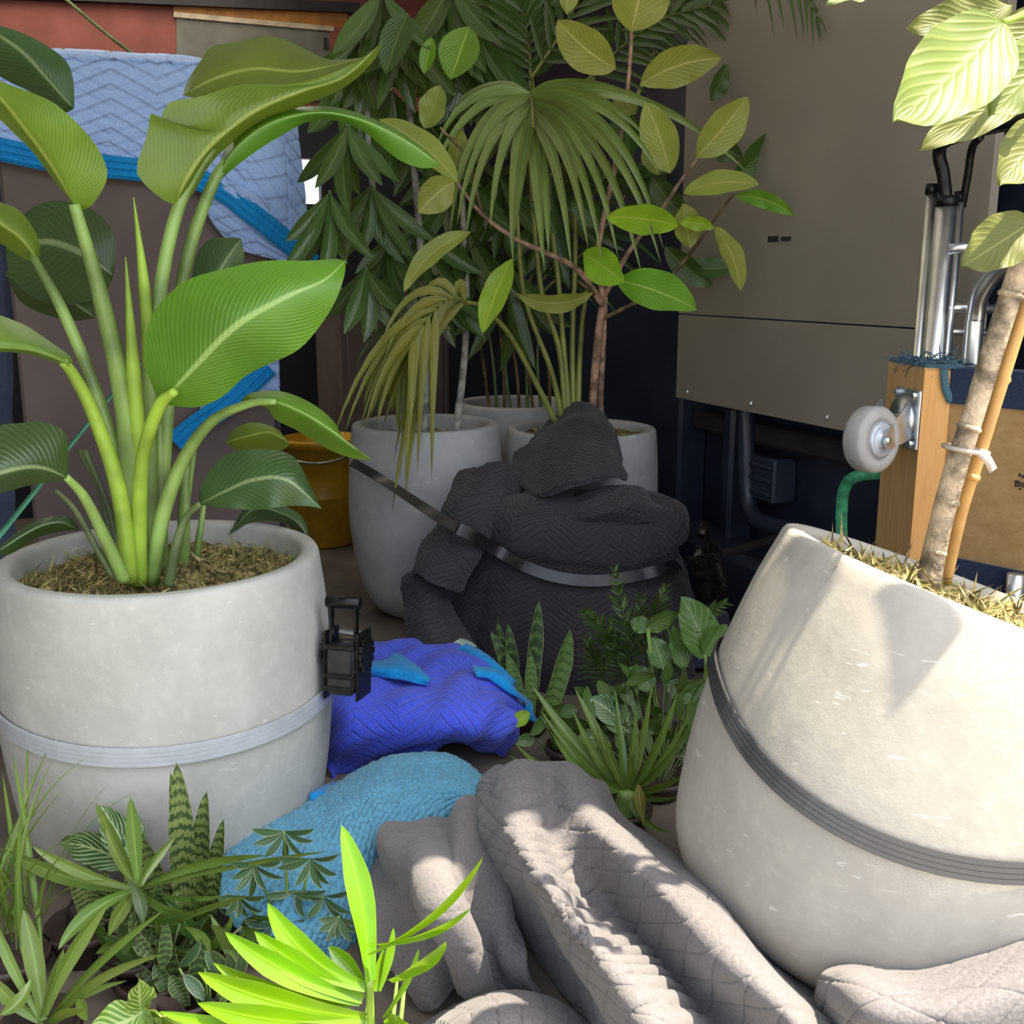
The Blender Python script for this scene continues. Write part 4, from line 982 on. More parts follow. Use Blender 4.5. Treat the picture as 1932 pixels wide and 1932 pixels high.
def ribbon(parent, mid, Lp, Rp, mat, e=(0, 0), n=26, m=9, name='leaf', wave=0.0, label=None):
    # leaf with traced edges: midrib (px,py,Y), edges (px,py), e = depth of each edge relative to the midrib
    Mi = arc_resample(np.array(mid, float), n)
    Lr = arc_resample(np.array([mid[0][:2]] + list(Lp) + [mid[-1][:2]], float), n)
    Rr = arc_resample(np.array([mid[0][:2]] + list(Rp) + [mid[-1][:2]], float), n)
    V = []; U = []
    for i in range(n):
        v = i / (n - 1)
        for j in range(m):
            u = -1 + 2 * j / (m - 1)
            E = Lr[i] if u < 0 else Rr[i]; k = abs(u)
            p = Mi[i, :2] * (1 - k) + E * k
            y = Mi[i, 2] + (e[0] if u < 0 else e[1]) * k ** 1.4 * math.sin(PI * min(1, v * .9 + .08)) + wave * math.sin(v * 19 + (2 if u < 0 else 0)) * k * k
            V.append(PY(p[0], p[1], y)); U.append(((u + 1) / 2, v))
    return mesh(name, V, gridF(n, m), M[mat] if isinstance(mat, str) else mat, parent, U, label=label)
def stem(parent, pts, r, mat, name='stem', n=24, seg=9):
    v = tube_vf([PY(*p) for p in pts], r, seg, n); return mesh(name, v[0], v[1], M[mat], parent, v[2])
def frond(parent, rach, nl, ll, mat, spread=70, droop=.5, w=14, seed=0, name='frond', both=True, start=.15, rmat='palm_stem', rr=(.005, .002), tipl=.6):
    # palm leaf: rachis with leaflets joined as one blade mesh
    rs = np.random.RandomState(seed)
    R = cr(np.array([PY(*p) for p in rach]), 40)
    v = tube_vf(R, rr, 6); ob = mesh(name, v[0], v[1], M[rmat], parent, v[2])
    p2 = cr(np.array(rach, float), 40)
    parts = []
    for k in range(nl):
        f = start + (1 - start) * k / (nl - 1); i = min(39, int(f * 39))
        g = p2[min(39, i + 1), :2] - p2[max(0, i - 1), :2]; g /= np.linalg.norm(g) + 1e-9
        for sg in ((-1, 1) if both else (1,)):
            a = math.radians(spread * (1 - .55 * f) + rs.randn() * 5) * sg
            d = np.array([g[0] * math.cos(a) - g[1] * math.sin(a), g[0] * math.sin(a) + g[1] * math.cos(a)])
            L = ll * (math.sin(PI * (.18 + .72 * f)) * .6 + .4) * (1 - (1 - tipl) * f) * (1 + .12 * rs.randn())
            b = p2[i, :2]; t = b + d * L + np.array([0, droop * L]); c = b + d * L * .62
            vv = np.linspace(0, 1, 8)[:, None]
            q = (1 - vv) ** 2 * b + 2 * vv * (1 - vv) * c + vv ** 2 * t
            Y = p2[i, 2] - .03 * f - .05 * vv[:, 0] * rs.rand() + .03 * rs.randn() * vv[:, 0]
            mid = np.array([PY(q[x, 0], q[x, 1], Y[x]) for x in range(8)])
            gg = np.gradient(q, axis=0); gg /= np.linalg.norm(gg, axis=1)[:, None] + 1e-9
            side = np.stack([-gg[:, 1], np.full(8, .5 * sg), -gg[:, 0]], 1)
            wv = prof_fn('palm', vv[:, 0]) * w / pxm(p2[i, 2]) / 2
            V = np.concatenate([mid - side * wv[:, None], mid, mid + side * wv[:, None]]).reshape(3, 8, 3).transpose(1, 0, 2).reshape(-1, 3)
            V[1::3, 1] += .003
            parts.append((V, gridF(8, 3), np.stack([np.tile([0, .5, 1], 8), np.repeat(vv[:, 0], 3)], 1)))
    V, Fc, U = join(parts)
    mesh('leaflets', V, Fc, M[mat], ob, U)
    return ob
def umbel(parent, c, Y, n, L, w, a0, a1, mat, seed, droop=.45, name='leaf_whorl'):
    rs = np.random.RandomState(seed)
    ob = stem(parent, [(c[0], c[1] - 1, Y + .02), (c[0] + 1, c[1] + 2, Y)], .004, 'petiole_dark', name, 3, 6)
    for k in range(n):
        a = math.radians(a0 + (a1 - a0) * k / max(1, n - 1) + rs.randn() * 6)
        l = L * (.8 + .35 * rs.rand())
        t = (c[0] + math.cos(a) * l, c[1] + math.sin(a) * l + droop * l * .5)
        pleaf(ob, c, t, w * (.85 + .3 * rs.rand()), Y, Y + rs.randn() * .05 - .03, mat, bend=.12 * (1 if math.cos(a) > 0 else -1) * -1 * -1, kind='drop', fold=.5, roll=rs.randn() * .4, n=10, name='leaflet', m=5)
    return ob
def arch(parent, base, az, e0, droop, L, w, mat, kind='strap', n=14, fold=.35, name='leaf', tw=0.0, m=5):
    # free-standing arching leaf: azimuth az, rise angle e0, bends down by droop radians along its length
    P = [np.array(base, float)]; e = e0
    for i in range(n - 1):
        P.append(P[-1] + np.array([math.cos(az) * math.cos(e), math.sin(az) * math.cos(e), math.sin(e)]) * L / (n - 1)); e -= droop / (n - 1) * (.4 + 1.2 * i / n)
    P = np.array(P); P[:, 2] = np.maximum(P[:, 2], .006)
    side = np.tile(np.array([-math.sin(az), math.cos(az), tw]), (n, 1))
    return leaf_grid(name, P, side, w, M[mat], parent, kind, fold, m)
def nursery(parent, c, r=.06, h=.09, z=0.0, mat='pot_black'):
    mesh('nursery_pot', *lathe_vf([(0, z), (r * .75, z), (r, z + h), (r * 1.06, z + h), (r * 1.06, z + h - .012), (r * .96, z + h - .012), (r * .92, z + h - .02), (0, z + h - .015)], 28, Matrix.Translation(Vector((c[0], c[1], 0)))), M[mat], parent)

# ================================================================== bird of paradise (wide pot)
P_ = left_pot
def pet(pts, r, mat='petiole', **k): return stem(P_, pts, r, mat, 'leaf_stalk', 30, 10)
pet([(258, 1100, 1.60), (252, 960, 1.60), (235, 760, 1.59), (190, 560, 1.57), (140, 385, 1.54)], [.020, .019, .016, .012, .008])
ribbon(P_, [(142, 390, 1.54), (100, 320, 1.50), (50, 250, 1.45), (0, 185, 1.40), (-60, 120, 1.36)],
       [(165, 395), (195, 355), (202, 318), (172, 262), (110, 200), (60, 175), (0, 152), (-40, 120)], [(105, 345), (60, 285), (20, 245), (-30, 190)], 'strel_back', (.05, .10), wave=.006)
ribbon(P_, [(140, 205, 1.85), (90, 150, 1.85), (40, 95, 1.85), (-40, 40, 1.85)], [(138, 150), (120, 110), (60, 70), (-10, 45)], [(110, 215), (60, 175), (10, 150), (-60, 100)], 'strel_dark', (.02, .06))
pet([(275, 1100, 1.64), (280, 900, 1.66), (285, 700, 1.68), (310, 500, 1.70), (345, 370, 1.72), (400, 280, 1.74)], [.016, .015, .013, .011, .010, .007])
ribbon(P_, [(330, 388, 1.71), (352, 340, 1.70), (400, 275, 1.72), (480, 212, 1.76), (570, 172, 1.80), (650, 145, 1.84), (722, 78, 1.88)],
       [(300, 372), (262, 335), (258, 310), (276, 260), (288, 205), (303, 262), (312, 198), (380, 182), (450, 160), (540, 158), (620, 140), (690, 105)],
       [(360, 372), (405, 300), (480, 240), (570, 200), (650, 165), (705, 115)], 'strel_back', (-.03, .10), wave=.008, n=34)
ribbon(P_, [(345, 180, 1.86), (400, 150, 1.87), (480, 130, 1.88), (570, 135, 1.90), (690, 108, 1.92)], [(355, 150), (385, 105), (400, 88), (450, 78), (510, 68), (560, 85), (620, 112)], [(400, 190), (480, 165), (560, 160), (640, 135)], 'strel_back', (.06, -.03), wave=.005)
pet([(290, 1100, 1.70), (305, 900, 1.73), (322, 700, 1.76), (350, 500, 1.78), (400, 350, 1.80), (440, 290, 1.82)], [.015, .014, .012, .011, .010, .007])
ribbon(P_, [(405, 350, 1.80), (440, 285, 1.80), (510, 232, 1.82), (600, 212, 1.84), (680, 225, 1.86), (760, 262, 1.88), (832, 312, 1.90)],
       [(430, 270), (500, 215), (590, 200), (660, 208), (740, 240), (800, 280)], [(450, 310), (520, 262), (600, 225), (680, 245), (750, 300), (800, 318)], 'strel', (.06, .03), n=30)
# the big bright leaf
pet([(262, 1100, 1.56), (262, 980, 1.54), (270, 860, 1.51), (300, 768, 1.47), (330, 738, 1.45)], [.013, .012, .010, .009, .006], 'petiole_lime')
ribbon(P_, [(302, 762, 1.47), (370, 690, 1.44), (450, 612, 1.42), (540, 560, 1.43), (610, 530, 1.46), (652, 492, 1.50)],
       [(284, 720), (272, 680), (276, 625), (300, 575), (350, 530), (420, 508), (500, 492), (580, 492), (640, 488)],
       [(330, 766), (375, 768), (420, 748), (460, 712), (500, 690), (560, 662), (600, 620), (632, 570), (650, 520)], 'strel', (.05, .04), wave=.005, n=34, m=11)
pet([(240, 1095, 1.58), (225, 900, 1.60), (185, 750, 1.62), (120, 590, 1.64), (60, 480, 1.66)], [.013, .012, .010, .009, .006])
ribbon(P_, [(75, 495, 1.66), (40, 450, 1.64), (0, 420, 1.62), (-60, 370, 1.6)], [(72, 450), (40, 400), (0, 380), (-50, 350)], [(50, 490), (10, 465), (-40, 430)], 'strel_back', (.03, .05))
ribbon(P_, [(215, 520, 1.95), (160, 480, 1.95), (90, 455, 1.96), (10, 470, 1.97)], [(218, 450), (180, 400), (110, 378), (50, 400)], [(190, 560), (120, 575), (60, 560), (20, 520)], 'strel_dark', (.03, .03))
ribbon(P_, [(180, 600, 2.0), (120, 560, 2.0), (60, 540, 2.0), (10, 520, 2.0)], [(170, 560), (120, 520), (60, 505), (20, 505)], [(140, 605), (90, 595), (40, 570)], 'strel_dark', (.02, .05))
pet([(245, 1095, 1.54), (225, 930, 1.52), (180, 790, 1.49), (140, 710, 1.46), (118, 682, 1.44)], [.014, .012, .010, .008, .006], 'petiole_lime')
ribbon(P_, [(132, 690, 1.44), (95, 672, 1.42), (50, 660, 1.40), (-30, 655, 1.36)], [(135, 675), (95, 645), (50, 615), (0, 595), (-30, 590)], [(100, 682), (50, 668), (0, 664), (-30, 665)], 'strel', (.06, .02))
pet([(235, 1095, 1.50), (200, 1020, 1.48), (160, 940, 1.45), (125, 900, 1.42)], [.010, .009, .007, .005])
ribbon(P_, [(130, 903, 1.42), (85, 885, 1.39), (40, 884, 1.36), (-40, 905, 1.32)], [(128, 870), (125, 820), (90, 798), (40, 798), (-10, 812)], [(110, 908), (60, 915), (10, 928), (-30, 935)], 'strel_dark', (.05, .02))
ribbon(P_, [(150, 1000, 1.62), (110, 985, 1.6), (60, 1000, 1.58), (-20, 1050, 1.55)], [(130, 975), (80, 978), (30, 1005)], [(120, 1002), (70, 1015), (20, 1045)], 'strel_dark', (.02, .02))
stem(P_, [(215, 1090, 1.5), (180, 1030, 1.5), (140, 960, 1.52), (105, 925, 1.54)], [.006, .005, .004, .003], 'petiole_dark', 'leaf_stalk')
stem(P_, [(230, 1080, 1.72), (205, 960, 1.76), (160, 850, 1.80)], [.007, .006, .005], 'petiole_dark', 'leaf_stalk')
stem(P_, [(225, 1085, 1.75), (190, 930, 1.8), (150, 850, 1.84)], [.006, .006, .005], 'petiole_dark', 'leaf_stalk')
# right hand drooping leaves
pet([(285, 1100, 1.58), (305, 980, 1.57), (345, 870, 1.56), (400, 795, 1.54), (470, 762, 1.52), (520, 758, 1.50)], [.013, .012, .010, .008, .006, .004])
ribbon(P_, [(450, 765, 1.53), (510, 756, 1.51), (570, 778, 1.49), (630, 815, 1.47), (703, 868, 1.45)], [(470, 742), (530, 738), (590, 762), (632, 798), (650, 835), (680, 862)], [(500, 768), (520, 792), (560, 812), (620, 848), (670, 866)], 'strel', (.03, .05))
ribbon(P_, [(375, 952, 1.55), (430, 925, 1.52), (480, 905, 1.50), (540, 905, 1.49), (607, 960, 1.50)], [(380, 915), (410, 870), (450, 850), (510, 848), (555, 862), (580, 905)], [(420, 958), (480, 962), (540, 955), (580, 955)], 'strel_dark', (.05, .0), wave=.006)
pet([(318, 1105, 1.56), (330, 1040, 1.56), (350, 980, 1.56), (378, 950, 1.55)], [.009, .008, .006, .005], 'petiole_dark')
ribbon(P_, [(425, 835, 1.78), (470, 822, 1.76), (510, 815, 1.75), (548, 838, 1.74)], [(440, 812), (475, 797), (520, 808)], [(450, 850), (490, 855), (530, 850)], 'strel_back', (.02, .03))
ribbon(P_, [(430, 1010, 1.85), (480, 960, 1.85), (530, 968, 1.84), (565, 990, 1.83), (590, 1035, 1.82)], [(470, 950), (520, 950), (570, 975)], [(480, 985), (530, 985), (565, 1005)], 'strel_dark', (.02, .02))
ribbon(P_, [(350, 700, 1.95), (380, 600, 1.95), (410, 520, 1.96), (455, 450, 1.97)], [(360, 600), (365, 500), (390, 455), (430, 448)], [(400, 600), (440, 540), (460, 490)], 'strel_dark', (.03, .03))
for pts, r in (([(262, 1090, 1.62), (263, 900, 1.60), (252, 700, 1.58), (237, 485, 1.57)], [.012, .013, .011, .001]), ([(285, 900, 1.68), (282, 700, 1.68), (272, 540, 1.67), (252, 372, 1.66)], [.012, .011, .009, .001])):
    stem(P_, pts, r, 'petiole_lime', 'rolled_leaf', 30)
for x0, x1, y1, Y, r in ((300, 300, 800, 1.72, .016), (345, 350, 850, 1.76, .012), (275, 262, 820, 1.66, .018), (365, 385, 950, 1.78, .007), (330, 370, 830, 1.80, .007)):
    stem(P_, [(x0, 1090, Y), ((x0 + x1) / 2, (1090 + y1) / 2, Y), (x1, y1, Y + .02)], [r, r * .9, r * .6], 'petiole', 'sheath')

# ================================================================== fig in the pale pot
G = pot3
stem(G, [(1118, 860, 2.95), (1119, 755, 2.92), (1127, 650, 2.88), (1138, 560, 2.84)], [.013, .012, .011, .009], 'bark_pink', 'trunk')
stem(G, [(1134, 860, 2.96), (1133, 755, 2.94), (1138, 650, 2.90), (1142, 560, 2.86)], [.010, .009, .008, .007], 'bark_pink', 'trunk')
for pts, r in (([(1136, 575, 2.84), (1100, 520, 2.78), (1060, 490, 2.72), (980, 455, 2.66), (910, 405, 2.60), (862, 345, 2.55)], (.009, .004)),
               ([(1138, 565, 2.84), (1128, 480, 2.82), (1150, 360, 2.78), (1172, 250, 2.74), (1186, 150, 2.68), (1192, 55, 2.62)], (.008, .004)),
               ([(1140, 560, 2.84), (1190, 470, 2.80), (1245, 400, 2.74), (1285, 340, 2.68), (1318, 296, 2.62)], (.007, .003)),
               ([(1140, 600, 2.86), (1190, 575, 2.84), (1240, 550, 2.8), (1320, 455, 2.76), (1350, 410, 2.72), (1385, 365, 2.7)], (.006, .003)),
               ([(1130, 560, 2.84), (1112, 548, 2.78), (1090, 530, 2.72)], (.005, .003)),
               ([(910, 405, 2.6), (880, 300, 2.6), (830, 240, 2.6)], (.004, .003))):
    stem(G, pts, r, 'bark_pink' if r[0] > .0065 else 'twig', 'branch')
FIG = [((1190, 60), (1215, -70), 125, 2.60, 2.55, 'fig', .05), ((1162, 130), (1052, 36), 84, 2.62, 2.55, 'fig', -.12), ((1208, 160), (1362, 110), 78, 2.62, 2.55, 'fig', -.15),
       ((1264, 328), (1218, 192), 76, 2.62, 2.58, 'fig', .05), ((1313, 298), (1412, 183), 80, 2.58, 2.55, 'fig', .03), ((1290, 365), (1434, 350), 50, 2.62, 2.52, 'fig', -.18),
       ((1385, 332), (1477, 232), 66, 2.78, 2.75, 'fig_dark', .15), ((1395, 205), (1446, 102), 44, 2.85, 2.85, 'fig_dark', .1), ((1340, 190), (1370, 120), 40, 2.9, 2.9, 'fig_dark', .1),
       ((1280, 426), (1143, 410), 62, 2.52, 2.42, 'fig_bright', .08), ((1302, 468), (1288, 383), 62, 2.66, 2.64, 'fig', .0), ((1347, 430), (1278, 418), 30, 2.62, 2.6, 'fig_bright', .1),
       ((1386, 370), (1498, 408), 34, 2.62, 2.55, 'fig_green', -.2), ((1348, 428), (1395, 552), 46, 2.62, 2.52, 'fig', -.18), ((1100, 478), (1176, 534), 72, 2.50, 2.40, 'fig_bright', -.05),
       ((1163, 528), (1314, 584), 84, 2.46, 2.34, 'fig_green', -.08), ((966, 488), (910, 628), 56, 2.48, 2.40, 'fig_bright', .05), ((1118, 552), (972, 552), 40, 2.70, 2.62, 'fig', -.28),
       ((890, 437), (762, 550), 44, 2.58, 2.50, 'fig', .22), ((858, 342), (790, 402), 70, 2.54, 2.50, 'fig', .1), ((864, 344), (714, 224), 58, 2.54, 2.60, 'fig', .12),
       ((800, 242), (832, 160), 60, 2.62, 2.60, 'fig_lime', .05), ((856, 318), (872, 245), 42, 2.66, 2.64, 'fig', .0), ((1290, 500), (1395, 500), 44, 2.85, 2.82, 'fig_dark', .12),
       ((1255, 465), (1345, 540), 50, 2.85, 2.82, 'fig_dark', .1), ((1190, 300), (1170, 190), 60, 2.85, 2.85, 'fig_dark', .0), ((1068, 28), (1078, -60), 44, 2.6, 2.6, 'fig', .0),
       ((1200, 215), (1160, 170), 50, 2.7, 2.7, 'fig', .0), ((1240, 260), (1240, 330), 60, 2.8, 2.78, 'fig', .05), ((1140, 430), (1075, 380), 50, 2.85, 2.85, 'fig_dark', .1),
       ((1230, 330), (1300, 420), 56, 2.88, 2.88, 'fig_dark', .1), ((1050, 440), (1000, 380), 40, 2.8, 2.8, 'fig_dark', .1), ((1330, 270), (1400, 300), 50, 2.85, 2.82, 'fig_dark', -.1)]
for i, (b, t, w, y0, y1, mt, bd) in enumerate(FIG):
    pleaf(G, b, t, w, y0, y1, mt, bend=bd, kind='ell', fold=.22, roll=.35 * (-1) ** i, n=16, wave=.003)
# kentia: stalks and fronds in the same pot
for pts in ([(1050, 800, 2.86), (1010, 720, 2.84), (960, 630, 2.8), (910, 580, 2.72), (880, 570, 2.66)], [(1062, 800, 2.88), (1040, 700, 2.86), (990, 560, 2.84), (975, 400, 2.8)], [(1068, 800, 2.9), (1055, 660, 2.9), (1020, 540, 2.9), (1000, 300, 2.88), (1000, 178, 2.80)],
            [(1075, 800, 2.9), (1062, 640, 2.92), (1050, 500, 2.95), (1010, 200, 2.98), (985, 20, 3.0)], [(1082, 800, 2.92), (1080, 650, 2.95), (1085, 500, 2.98), (1090, 300, 3.0), (1130, 100, 3.02)], [(1090, 800, 2.92), (1095, 660, 2.95), (1110, 540, 2.98), (1180, 250, 3.02), (1250, 60, 3.04)]):
    stem(G, pts, (.009, .005), 'palm_stem', 'palm_stalk', 30, 8)
kf = stem(G, [(1000, 176, 2.80), (1002, 185, 2.66), (1004, 205, 2.56), (1006, 240, 2.50)], (.005, .002), 'palm_stem', 'frond')
TIPS = [((998, 176), (870, 150), (822, 282), 2.62), ((998, 178), (880, 168), (812, 335), 2.60), ((999, 182), (870, 205), (850, 440), 2.55), ((1000, 186), (900, 205), (862, 425), 2.52), ((1000, 190), (905, 240), (880, 445), 2.48),
        ((1001, 196), (940, 240), (925, 432), 2.46), ((1002, 202), (960, 260), (968, 502), 2.44), ((1003, 215), (985, 300), (965, 480), 2.45), ((1004, 225), (1012, 340), (1028, 512), 2.42), ((1005, 232), (1035, 330), (1035, 480), 2.44),
        ((1004, 215), (1060, 280), (1078, 505), 2.42), ((1003, 205), (1080, 250), (1110, 470), 2.42), ((1002, 198), (1100, 240), (1136, 490), 2.43), ((1002, 192), (1120, 225), (1166, 485), 2.44), ((1002, 188), (1150, 220), (1212, 525), 2.46),
        ((1001, 184), (1170, 205), (1248, 500), 2.48), ((1001, 180), (1180, 180), (1252, 470), 2.52), ((1000, 178), (1160, 160), (1245, 330), 2.56), ((1000, 177), (1130, 150), (1220, 260), 2.60), ((1004, 178), (1220, 130), (1410, 325), 2.62),
        ((998, 177), (910, 140), (850, 210), 2.66), ((1000, 176), (1080, 140), (1180, 170), 2.66)]
for b, c, t, Y in TIPS:
    v = np.linspace(0, 1, 18)[:, None]
    q = (1 - v) ** 2 * np.array(b) + 2 * v * (1 - v) * np.array(c) + v ** 2 * np.array(t)
    yy = 2.66 + (Y - 2.66) * np.sin(v[:, 0] * PI / 2)
    mid = np.array([PY(q[i, 0], q[i, 1], yy[i]) for i in range(18)])
    g = np.gradient(q, axis=0); g /= np.linalg.norm(g, axis=1)[:, None]
    leaf_grid('leaflet', mid, np.stack([-g[:, 1], np.full(18, .5), -g[:, 0]], 1), 24 / pxm(2.5), M['kentia'], kf, 'palm', .3, 5)
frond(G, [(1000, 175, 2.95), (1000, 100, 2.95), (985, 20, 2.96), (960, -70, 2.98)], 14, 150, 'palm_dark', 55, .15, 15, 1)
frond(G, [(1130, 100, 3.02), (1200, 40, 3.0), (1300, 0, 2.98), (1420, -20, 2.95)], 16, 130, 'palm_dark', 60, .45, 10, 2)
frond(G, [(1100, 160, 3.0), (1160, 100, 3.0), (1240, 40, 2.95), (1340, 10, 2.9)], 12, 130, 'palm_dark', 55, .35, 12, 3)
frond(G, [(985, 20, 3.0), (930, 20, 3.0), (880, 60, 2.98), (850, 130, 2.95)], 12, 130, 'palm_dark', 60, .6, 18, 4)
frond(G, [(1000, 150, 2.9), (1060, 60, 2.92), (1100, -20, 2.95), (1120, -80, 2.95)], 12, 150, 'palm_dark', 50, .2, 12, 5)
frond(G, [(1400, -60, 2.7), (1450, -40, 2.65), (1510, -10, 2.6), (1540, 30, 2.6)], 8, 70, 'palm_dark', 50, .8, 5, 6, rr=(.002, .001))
# yellowing frond drooping over the pot beside
frond(pot1, [(880, 570, 2.66), (855, 562, 2.62), (830, 575, 2.60), (800, 610, 2.58), (780, 640, 2.58)], 10, 175, 'palm_yellow', 45, 1.1, 17, 7, start=.05, tipl=.9)
frond(pot1, [(860, 560, 2.70), (800, 590, 2.68), (750, 650, 2.66), (735, 720, 2.66)], 10, 120, 'palm_yellow', 40, .9, 15, 8, start=.1, rmat='petiole_dark')
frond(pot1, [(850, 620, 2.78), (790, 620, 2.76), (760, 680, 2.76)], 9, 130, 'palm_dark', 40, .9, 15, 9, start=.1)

# ================================================================== umbrella plant in the tall pot
Sx = pot1
for pts, r in (([(800, 830, 2.86), (800, 640, 2.86), (795, 500, 2.86), (780, 300, 2.88), (760, 60, 2.9)], (.014, .007)), ([(770, 830, 2.82), (745, 640, 2.8), (735, 520, 2.8), (700, 330, 2.78), (690, 120, 2.78)], (.012, .006)), ([(860, 830, 2.9), (880, 600, 2.95), (870, 300, 3.0), (880, 60, 3.0)], (.011, .006))):
    stem(Sx, pts, r, 'bark_grey', 'trunk')
UMB = [((622, 362), 2.55, 8, 105, 34, 20, 170, 1), ((655, 235), 2.62, 7, 100, 36, 20, 165, 2), ((690, 505), 2.62, 8, 90, 34, -10, 190, 3), ((700, 350), 2.72, 8, 95, 32, 0, 180, 4), ((735, 450), 2.78, 7, 80, 30, 10, 170, 5),
       ((690, 60), 2.75, 7, 95, 44, 10, 170, 6), ((760, 20), 2.75, 7, 110, 50, 20, 160, 7), ((830, 40), 2.82, 6, 110, 52, 30, 160, 8), ((900, 60), 2.9, 7, 120, 52, 20, 170, 9), ((740, 170), 2.9, 8, 100, 40, 0, 180, 10),
       ((800, 200), 2.95, 8, 110, 40, 0, 180, 11), ((850, 300), 3.0, 8, 110, 36, 0, 180, 12), ((790, 420), 2.9, 8, 100, 34, 0, 180, 13), ((880, 420), 3.0, 7, 110, 36, 10, 170, 14), ((940, 330), 3.05, 7, 120, 36, 10, 170, 15),
       ((720, -20), 2.7, 7, 100, 44, 20, 170, 16), ((850, -40), 2.85, 7, 120, 50, 20, 160, 17), ((650, 150), 2.8, 6, 90, 36, 10, 160, 18), ((830, 520), 2.9, 8, 95, 30, 0, 180, 19), ((950, 120), 3.1, 7, 130, 44, 10, 170, 20), ((1040, 330), 3.1, 7, 130, 36, 10, 170, 21), ((960, 500), 3.05, 7, 120, 34, 10, 170, 22)]
for c, Y, n_, L, w, a0, a1, sd_ in UMB:
    umbel(Sx, c, Y, n_, L * 1.25, w * .92, 25 + (a0 + 10) * .5, 155 - (190 - a1) * .5, 'scheff', sd_, .55)
pleaf(Sx, (770, 25), (728, 140), 62, 2.6, 2.58, 'fig_dark', .05, 'egg'); pleaf(Sx, (885, 50), (850, 150), 85, 2.62, 2.6, 'fig_green', .0, 'ell'); pleaf(Sx, (815, 70), (800, 140), 34, 2.6, 2.6, 'fig_green', .0)
# areca at the very back
for k in range(9):
    x = 925 + k * 14
    stem(pot2, [(x, 800, 3.32), (x - 14 + 5 * (k % 3), 680, 3.32), (x - 40 + 12 * (k % 4), 560, 3.34), (x - 60 + 22 * (k % 5), 420, 3.36)], (.006, .003), 'petiole_dark' if k % 2 else 'twig', 'palm_stalk', 20, 7)
for k in range(6):
    x = 900 + k * 45
    frond(pot2, [(940 + k * 15, 560, 3.34), (x, 450, 3.34), (x - 30 + k * 20, 350, 3.3), (x - 60 + k * 35, 330, 3.28)], 12, 130, 'palm_dark', 60, .6, 12, 30 + k)

# ================================================================== leaning fig: trunk, cane, leaves
Rg = right_pot
stem(Rg, [(1750, 1105, 1.27), (1772, 1000, 1.27), (1800, 895, 1.26), (1840, 770, 1.25), (1880, 640, 1.24), (1935, 470, 1.22), (1990, 300, 1.18), (2010, 120, 1.1)], [.0155, .0135, .0135, .0125, .0125, .012, .011, .009], 'bark', 'trunk', 60, 14)
for (x, y, Y) in ((1762, 1045, 1.27), (1786, 950, 1.265), (1826, 812, 1.25), (1905, 562, 1.23)):
    a_ = PY(x, y, Y); b_ = PY(x + 4, y - 10, Y); v = tube_vf([a_, (a_ + b_) / 2, b_], [.0135, .0150, .0135], 14); mesh('trunk_ring', v[0], v[1], M['bark'], Rg)
stem(Rg, [(1782, 1100, 1.31), (1815, 960, 1.29), (1850, 850, 1.28), (1890, 720, 1.27), (1945, 545, 1.25), (2010, 340, 1.2)], [.0085, .008, .008, .008, .0075, .007], 'cane', 'support_cane', 40, 12)
for (x, y) in ((1833, 906), (1890, 722)):
    a_ = PY(x, y, 1.28); v = tube_vf([a_, a_ + [.001, 0, .004], a_ + [.002, 0, .008]], [.008, .0096, .008], 12); mesh('cane_node', v[0], v[1], M['cane'], Rg)
tp = PY(1822, 848, 1.262)
ring = [tp + np.array([.026 * math.cos(a_), .022 * math.sin(a_), -.004 * math.cos(a_)]) for a_ in np.linspace(0, 2 * PI, 24)]
v = tube_vf(ring, .003, 8); mesh('plant_tie', v[0], v[1], M['tie'], Rg)
V, Fc = band_vf(cr([PY(1848, 852, 1.24), PY(1862, 866, 1.235), PY(1874, 888, 1.24)], 10), np.tile([0, -1, .2], (10, 1)), .011, .001); mesh('tie_tail', V, Fc, M['tie'], Rg)
RF = [((1895, 40), (1688, 228), 178, .95, .86, 'fig_sun', -.06, 'egg'), ((1965, 165), (1735, 282), 82, 1.02, .98, 'fig_sun2', .06, 'ell'), ((2010, 70), (1868, 218), 120, .95, .92, 'fig_sun', -.02, 'egg'),
      ((1910, 10), (1712, 50), 90, 1.02, 1.0, 'fig_sun2', -.1, 'ell'), ((1690, -70), (1560, 6), 90, .9, .86, 'fig_sun', .1, 'egg'), ((2000, 235), (1888, 350), 110, 1.05, 1.0, 'fig_sun2', .1, 'egg'),
      ((1945, 420), (1815, 503), 104, 1.18, 1.14, 'fig_sun2', .0, 'egg'), ((1990, 20), (1870, 120), 100, 1.05, 1.03, 'fig_sun2', .0, 'ell'), ((1930, 60), (1830, 170), 90, 1.06, 1.05, 'fig_sun2', .1, 'ell')]
for i, (b, t, w, y0, y1, mt, bd, kd) in enumerate(RF):
    pleaf(Rg, b, t, w, y0, y1, mt, bend=bd, kind=kd, fold=.18, roll=.25, n=18, wave=.003, m=9)
for pts in ([(2010, 120, 1.1), (1960, 30, 1.0), (1893, 41, .95)], [(1990, 300, 1.18), (1985, 200, 1.08), (1962, 166, 1.02)], [(1990, 300, 1.18), (2000, 250, 1.1), (1998, 236, 1.05)], [(1960, 395, 1.2), (1955, 405, 1.19), (1944, 421, 1.18)]):
    stem(Rg, pts, (.005, .0025), 'petiole_lime', 'leaf_stalk', 12, 8)
